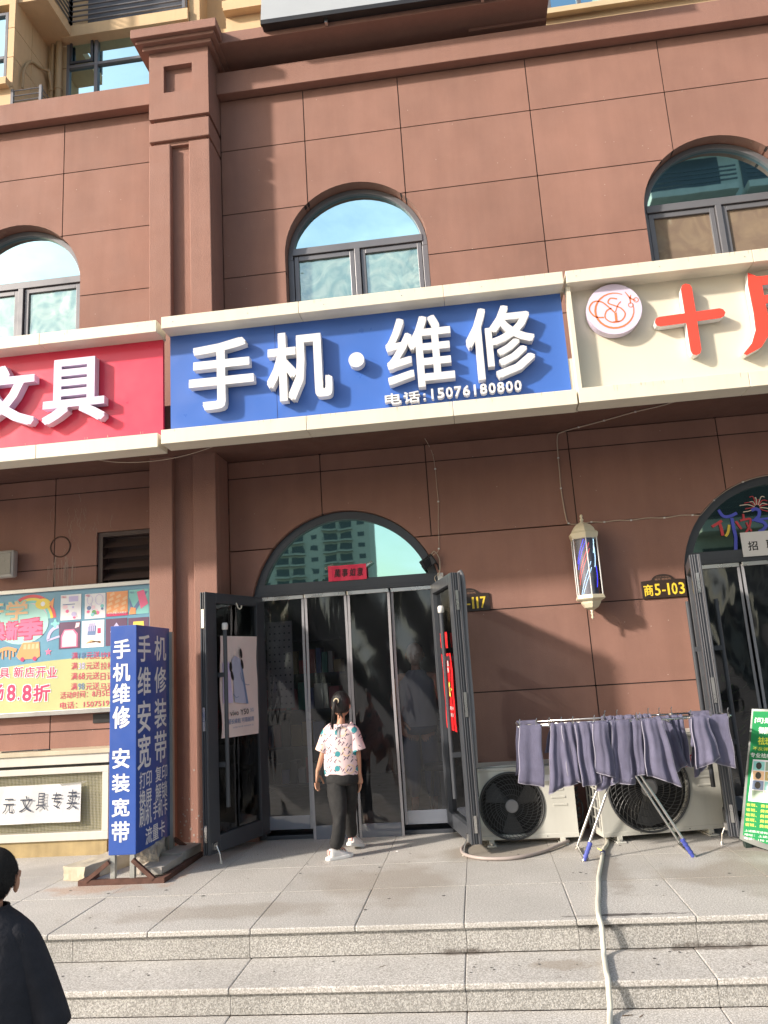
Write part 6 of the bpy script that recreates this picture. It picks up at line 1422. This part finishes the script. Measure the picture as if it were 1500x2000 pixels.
# ================================================================ inside the shops
DP = mat('dim purple cloth', (.10, .08, .14), .9)
def adult(X, Y0, label):
    V = Vector; h = 1.62; t = thing('person', label, 'person', (X, Y0, 0)); Z = lambda q: q * h
    J = dict(pelvis=(V((X, Y0, Z(.53))), (.13, .10)), belly=(V((X, Y0, Z(.60))), (.125, .09)), chest=(V((X, Y0, Z(.72))), (.14, .09)), neckbase=(V((X, Y0, Z(.82))), (.06, .05)), neck=(V((X, Y0, Z(.85))), .045), skull=(V((X, Y0 - .01, Z(.90))), .05),
             shoulder_l=(V((X - .17, Y0, Z(.80))), .05), elbow_l=(V((X - .25, Y0 + .02, Z(.64))), .038), wrist_l=(V((X - .17, Y0 - .10, Z(.55))), .026), shoulder_r=(V((X + .17, Y0, Z(.80))), .05), elbow_r=(V((X + .24, Y0, Z(.63))), .038), wrist_r=(V((X + .25, Y0 - .04, Z(.50))), .026),
             hip_l=(V((X - .09, Y0, Z(.49))), .09), knee_l=(V((X - .09, Y0, Z(.27))), .062), ankle_l=(V((X - .09, Y0, Z(.05))), .04), toe_l=(V((X - .10, Y0 - .14, .03)), .03), hip_r=(V((X + .09, Y0, Z(.49))), .09), knee_r=(V((X + .09, Y0, Z(.27))), .062), ankle_r=(V((X + .09, Y0, Z(.05))), .04), toe_r=(V((X + .10, Y0 - .14, .03)), .03))
    hd = head((X, Y0 - .01, Z(.925)), h * .88, yaw=pi)
    link('body', join([body(J, h, None)] + hd + hand(J['wrist_l'][0], (0.2, -.5, -1), (.8, -.3, 0), 1.3, palm_n=(0, 1, 0)) + hand(J['wrist_r'][0], (0, 0, -1), (-.3, -.9, 0), 1.3, palm_n=(-1, 0, 0)), 'body'), SKIN, t)
    subsurf(MB().loft([ring((X, Y0, Z(q)), rx, ry, 30, None, .02, q * 9) for q, rx, ry in ((.50, .19, .14), (.60, .175, .13), (.70, .19, .13), (.77, .19, .115), (.80, .13, .09), (.83, .075, .065))], False).build('tee_shirt', mat('grey striped top', (.30, .30, .33), .9), t, smooth=True), 1)
    ms = [MB().loft([ring((X, Y0, Z(.56)), .15, .12, 26), ring((X, Y0, Z(.50)), .18, .14, 26), ring((X, Y0, Z(.44)), .16, .12, 26)]).mesh('w')]
    for s in (-1, 1): ms.append(limb_loft([(X + s * .09, Y0, Z(.49)), (X + s * .09, Y0, Z(.27)), (X + s * .09, Y0, Z(.06))], [.10, .075, .065], n=22).mesh('l'))
    subsurf(link('trousers', join(ms, 'trousers'), mat('blue jeans', (.05, .07, .14), .9), t), 1)
    link('hair', ell((X, Y0 + .02, Z(.94)), .085, .10, .10, 26, 18, lambda p: V((p.x, max(p.y, -.05 if p.z < .04 else -1), p.z))), HAIR, t)
adult(-.60, .95, 'dim adult figure in grey top standing behind the plastic strip curtain')
sc = thing('shop_counter', 'pale counter with glass top, dimly seen inside the phone repair shop', 'counter', (-.1, 1.4, 0))
bx('base', -.45, 1.2, 1.2, 1.6, 0, .62, mat('pale laminate', (.42, .43, .45), .5), sc); bx('top', -.50, 1.25, 1.15, 1.65, .84, .88, mat('white counter edge', (.6, .6, .6), .4), sc); bx('glass_front', -.45, 1.2, 1.2, 1.22, .62, .84, GD, sc)
shf = thing('display_shelf', 'dark display shelf full of small goods behind the left curtain panel', 'shelf', (-1.8, .9, 0))
rr = random.Random(9); gm = [mat('goods %d' % i, c, .5) for i, c in enumerate(((.3, .05, .06), (.08, .10, .25), (.35, .33, .30), (.05, .2, .16), (.30, .22, .1), (.02, .02, .02)))]
for z in (.3, .65, 1.0, 1.35, 1.7): bx('board', -2.3, -1.35, .95, 1.25, z, z + .025, DARKW, shf)
for z in (.325, .675, 1.025, 1.375):
    x = -2.28
    while x < -1.42: w_ = rr.uniform(.05, .12); bx('packet', x, x + w_ - .01, 1.0, 1.0 + rr.uniform(.05, .2), z, z + rr.uniform(.12, .27), rr.choice(gm), shf); x += w_
ps = thing('inner_poster', 'faint dotted grey poster just inside the leftmost curtain panel', 'poster', (-1.76, .22, 1.4))
bx('sheet', -1.90, -1.66, .215, .22, 1.08, 1.86, mat('grey dotted card', (.22, .19, .18), .7), ps)
dm = MB()
for i in range(5):
    for j in range(12): dm.add([(-1.87 + .045 * i + .009 * cos(a) + .004 * sin(j * 7), .2135, 1.12 + .063 * j + .009 * sin(a)) for a in [k * pi / 3 for k in range(6)]], [(0, 1, 2, 3, 4, 5)])
o = dm.build('dots', BLACK, ps); o['kind'] = 'stuff'
stl = thing('stool', 'dark stool beside the counter inside the phone repair shop', 'stool', (-.45, .75, 0))
MB().lathe([(.15, 0), (.16, .02), (.15, .05)], (-.42, .78, .42), 20).build('seat', BLACK, stl, smooth=False)
for a in (45, 135, 225, 315): MB().tube([(-.42 + .10 * cos(radians(a)), .78 + .10 * sin(radians(a)), .42), (-.42 + .16 * cos(radians(a)), .78 + .16 * sin(radians(a)), 0)], .011, 8).build('leg', BLACK, stl)
pl2 = thing('potted_plant', 'leafy green plant dimly seen through the right doorway curtain', 'plant', (2.25, .6, 0))
MB().lathe([(.10, 0), (.14, .25), (.15, .27)], (2.2, .6, 0), 18).build('pot', gm[2], pl2)
lf = MB(); r = random.Random(2)
for i in range(70):
    a = r.uniform(0, 6.28); z = r.uniform(.35, 1.15); R0 = r.uniform(.03, .16); p = Vector((2.2 + R0 * cos(a), .6 + R0 * sin(a), z)); d = Vector((cos(a), sin(a), r.uniform(-.3, .9))).normalized(); s = d.cross(Vector((0, 0, 1))).normalized()
    lf.add([p, p + d * .05 + s * .022, p + d * .12, p + d * .05 - s * .022], [(0, 1, 2, 3)])
lf.build('foliage', mat('plant leaf', (.05, .14, .04), .5), pl2)

# ================================================================ the far side of the plaza, seen in the glass
def block(name, label, x0, x1, y, hgt, floors, cols, m1, m2, dep=12, front=1):
    t = thing(name, label, 'building', ((x0 + x1) / 2, y, -.4), group='apartment blocks across the plaza')
    bx('wall', x0, x1, y - dep, y, -.4, hgt, m1, t); fh = hgt / floors; wd = (x1 - x0) / cols
    wb = MB(); bb_ = MB(); gb = MB()
    for f in range(floors):
        for c in range(cols):
            xa = x0 + c * wd
            if c % 3 != 2:
                wb.box(xa + wd * .12, xa + wd * .88, y - .02, y + .05, f * fh + fh * .25, f * fh + fh * .82)
                bb_.box(xa + wd * .05, xa + wd * .95, y, y + 1.3, f * fh + fh * .0, f * fh + fh * .10)
                for q in range(4): gb.box(xa + wd * .05, xa + wd * .95, y + 1.22, y + 1.27, f * fh + fh * (.16 + .07 * q), f * fh + fh * (.18 + .07 * q))
            else: wb.box(xa + wd * .3, xa + wd * .7, y - .02, y + .05, f * fh + fh * .35, f * fh + fh * .75)
    for nm, mb, m_ in (('window_bands', wb, m2), ('balconies', bb_, m1), ('railings', gb, m2)):
        o = mb.build(nm, m_, t); o['kind'] = 'stuff'
    return t
TB = mat('pale tan far wall', (.40, .38, .32), .9); TBD = mat('dark far glazing', (.05, .06, .065), .4)
block('apartment_block', 'tall balconied block mirrored in the left of the 117 fanlight', -78, -25.5, -195, 78, 26, 12, TB, TBD)
block('apartment_block', 'nearer pale block with deep balconies mirrored in the right arched window', 9.2, 30, -26, 36, 12, 5, mat('pale green tan wall', (.45, .47, .40), .9), TBD, dep=9)
LEAF = mat('dark tree foliage', (.030, .052, .022), .8, var=.4, vscale=.7)
def tree(x, y, hgt, r0, seed, label):
    t = thing('tree', label, 'tree', (x, y, -.4), group='trees across the plaza'); r = random.Random(seed)
    MB().tube([(x, y, -.4), (x + .1, y, hgt * .45), (x + .2, y, hgt * .75)], [.22, .15, .06], 8).build('trunk', mat('tree bark', (.07, .05, .035), .9), t)
    m = MB()
    for i in range(1500):
        a = r.uniform(0, 6.28); u = r.uniform(-1, 1); k = r.random() ** .45; lump = 1 + .25 * sin(a * 3 + seed) * cos(u * 4)
        p = Vector((x + r0 * k * lump * sqrt(1 - u * u) * cos(a), y + r0 * k * lump * sqrt(1 - u * u) * sin(a), hgt * .58 + hgt * .42 * k * lump * u)); d = Vector((r.uniform(-1, 1), r.uniform(-1, 1), r.uniform(-1, 1))).normalized(); s = d.orthogonal().normalized(); q = r.uniform(.12, .30)
        m.add([p - d * q, p + s * q * .6, p + d * q, p - s * q * .6], [(0, 1, 2, 3)])
    m.build('crown', LEAF, t)
for i, x in enumerate((-30, -24, -19, -13.5, -9, -4.5, -1, 3, 7, 13, 19, 26)): tree(x, -38 - 3 * (i % 3), 5.6 + (i * 37 % 5) * .45, 2.9, i, ('low leafy tree across the plaza, seen only as a dark reflection'))
hedge = MB(); r = random.Random(77)
for i in range(9000):
    p = Vector((r.uniform(-60, 45), -46 + r.uniform(-1, 1), r.uniform(-.4, 2.9))); d = Vector((r.uniform(-1, 1), r.uniform(-1, 1), r.uniform(-1, 1))).normalized(); s = d.orthogonal().normalized(); q = r.uniform(.25, .6)
    hedge.add([p - d * q, p + s * q, p + d * q, p - s * q], [(0, 1, 2, 3)])
o = hedge.build('hedge', LEAF, None); o['label'] = 'long dark hedge across the plaza, seen only in reflections'; o['category'] = 'hedge'; o['kind'] = 'stuff'
# ================================================================ small wear and litter
SPOT = mat('dark gum spot', (.10, .095, .09), .8); r = random.Random(21)
sp = MB()
for i in range(90):
    x, y = r.uniform(-4, 3), r.uniform(-2.2, -.3); s = r.uniform(.004, .013)
    if -3 < x < -2.2 and y > -1.3: continue
    sp.add([(x + s * cos(t) * r.uniform(.7, 1.2), y + s * sin(t) * r.uniform(.7, 1.2), .0022) for t in [k * pi / 4 for k in range(8)]], [tuple(range(8))])
for i in range(50):
    x, y = r.uniform(-2.6, 2), r.uniform(-2.62, -2.3); s = r.uniform(.003, .009)
    sp.add([(x + s * cos(t) * r.uniform(.7, 1.2), y + s * sin(t) * r.uniform(.7, 1.2), -.1528) for t in [k * pi / 4 for k in range(8)]], [tuple(range(8))])
o = sp.build('gum_spots', SPOT, None); o['kind'] = 'stuff'; o['label'] = 'small dark gum spots scattered over the granite paving'; o['category'] = 'stains'
# dirt gathered along the foot of the risers
dm = MB()
for i in range(420):
    z0, y0 = ((-.1545, -2.2535), (-.2845, -2.6465))[i % 2]; x = r.uniform(-4, 3.4); L_ = abs(r.gauss(0, .05)) + .01; t_ = r.uniform(.002, .007)
    dm.add([(x, y0, z0 + .0012), (x + L_, y0, z0 + .0012), (x + L_ * .8, y0 - t_, z0 + .0012), (x + L_ * .2, y0 - t_ * r.uniform(.4, 1), z0 + .0012)], [(0, 1, 2, 3)])
o = dm.build('step_dirt', mat('brown step dirt', (.10, .075, .055), .95), None); o['kind'] = 'stuff'; o['label'] = 'brown dirt collected along the foot of the step risers'; o['category'] = 'dirt'
lf_ = MB(); 
for (x, y, z, a, L_) in ((-.62, -2.42, -.154, .6, .03), (1.2, -2.5, -.154, 2, .02), (-.6, -.9, .001, 1.1, .02), (.95, -1.9, .001, .4, .02), (-1.7, -1.2, .001, 2.4, .018), (.55, -2.72, -.284, .1, .05), (.62, -2.73, -.284, .9, .03)):
    p = Vector((x, y, z)); d_ = Vector((cos(a), sin(a), .05)); s_ = Vector((-sin(a), cos(a), 0)); lf_.add([p - d_ * L_, p + s_ * L_ * .18, p + d_ * L_, p - s_ * L_ * .12], [(0, 1, 2, 3)])
o = lf_.build('leaf_litter', mat('dead leaf brown', (.09, .06, .035), .9), None); o['kind'] = 'stuff'; o['label'] = 'few tiny dead leaf fragments lying on steps and paving'; o['category'] = 'litter'
# screws on the sign trims and little marks on the faces
scw = MB()
for (x0, x1, par, yb) in ((-2.2, .85, sB, 0), (-5.6, -2.4, sA, 0), (1.0, 3.4, sC, 0)):
    m = MB(); x = x0
    while x < x1:
        for z in (4.155 + .0, ): m.tube([(x, -1.2505, z + .06), (x, -1.253, z + .06)], .004, 6)
        x += .62
    o = m.build('screws', STEEL, par); o['kind'] = 'stuff'
# pigeon grey grime along the top edges of the trims
for (x0, x1, par, zt) in ((-2.29, .90, sB, 4.265), (-6.2, -2.34, sA, 4.245), (.93, 4.5, sC, 4.265)):
    m = MB()
    for i in range(26):
        x = r.uniform(x0, x1 - .02); L_ = abs(r.gauss(0, .02)) + .006; w_ = r.uniform(.001, .004)
        strip_mesh(m, [(x, zt - .003), (x + r.uniform(-.002, .002), zt - .003 - L_ * .5), (x, zt - .003 - L_)], [w_, w_ * .8, w_ * .3], FRONT(-1.25), .0008)
        x = r.uniform(x0, x1 - .02); strip_mesh(m, [(x, 3.312), (x + r.uniform(-.002, .002), 3.30 - L_ * .5), (x, 3.30 - L_)], [w_, w_ * .8, w_ * .3], FRONT(-1.25), .0008)
    o = m.build('grime_streaks', mat('trim grime', (.40, .35, .27), .8), par); o['kind'] = 'stuff'
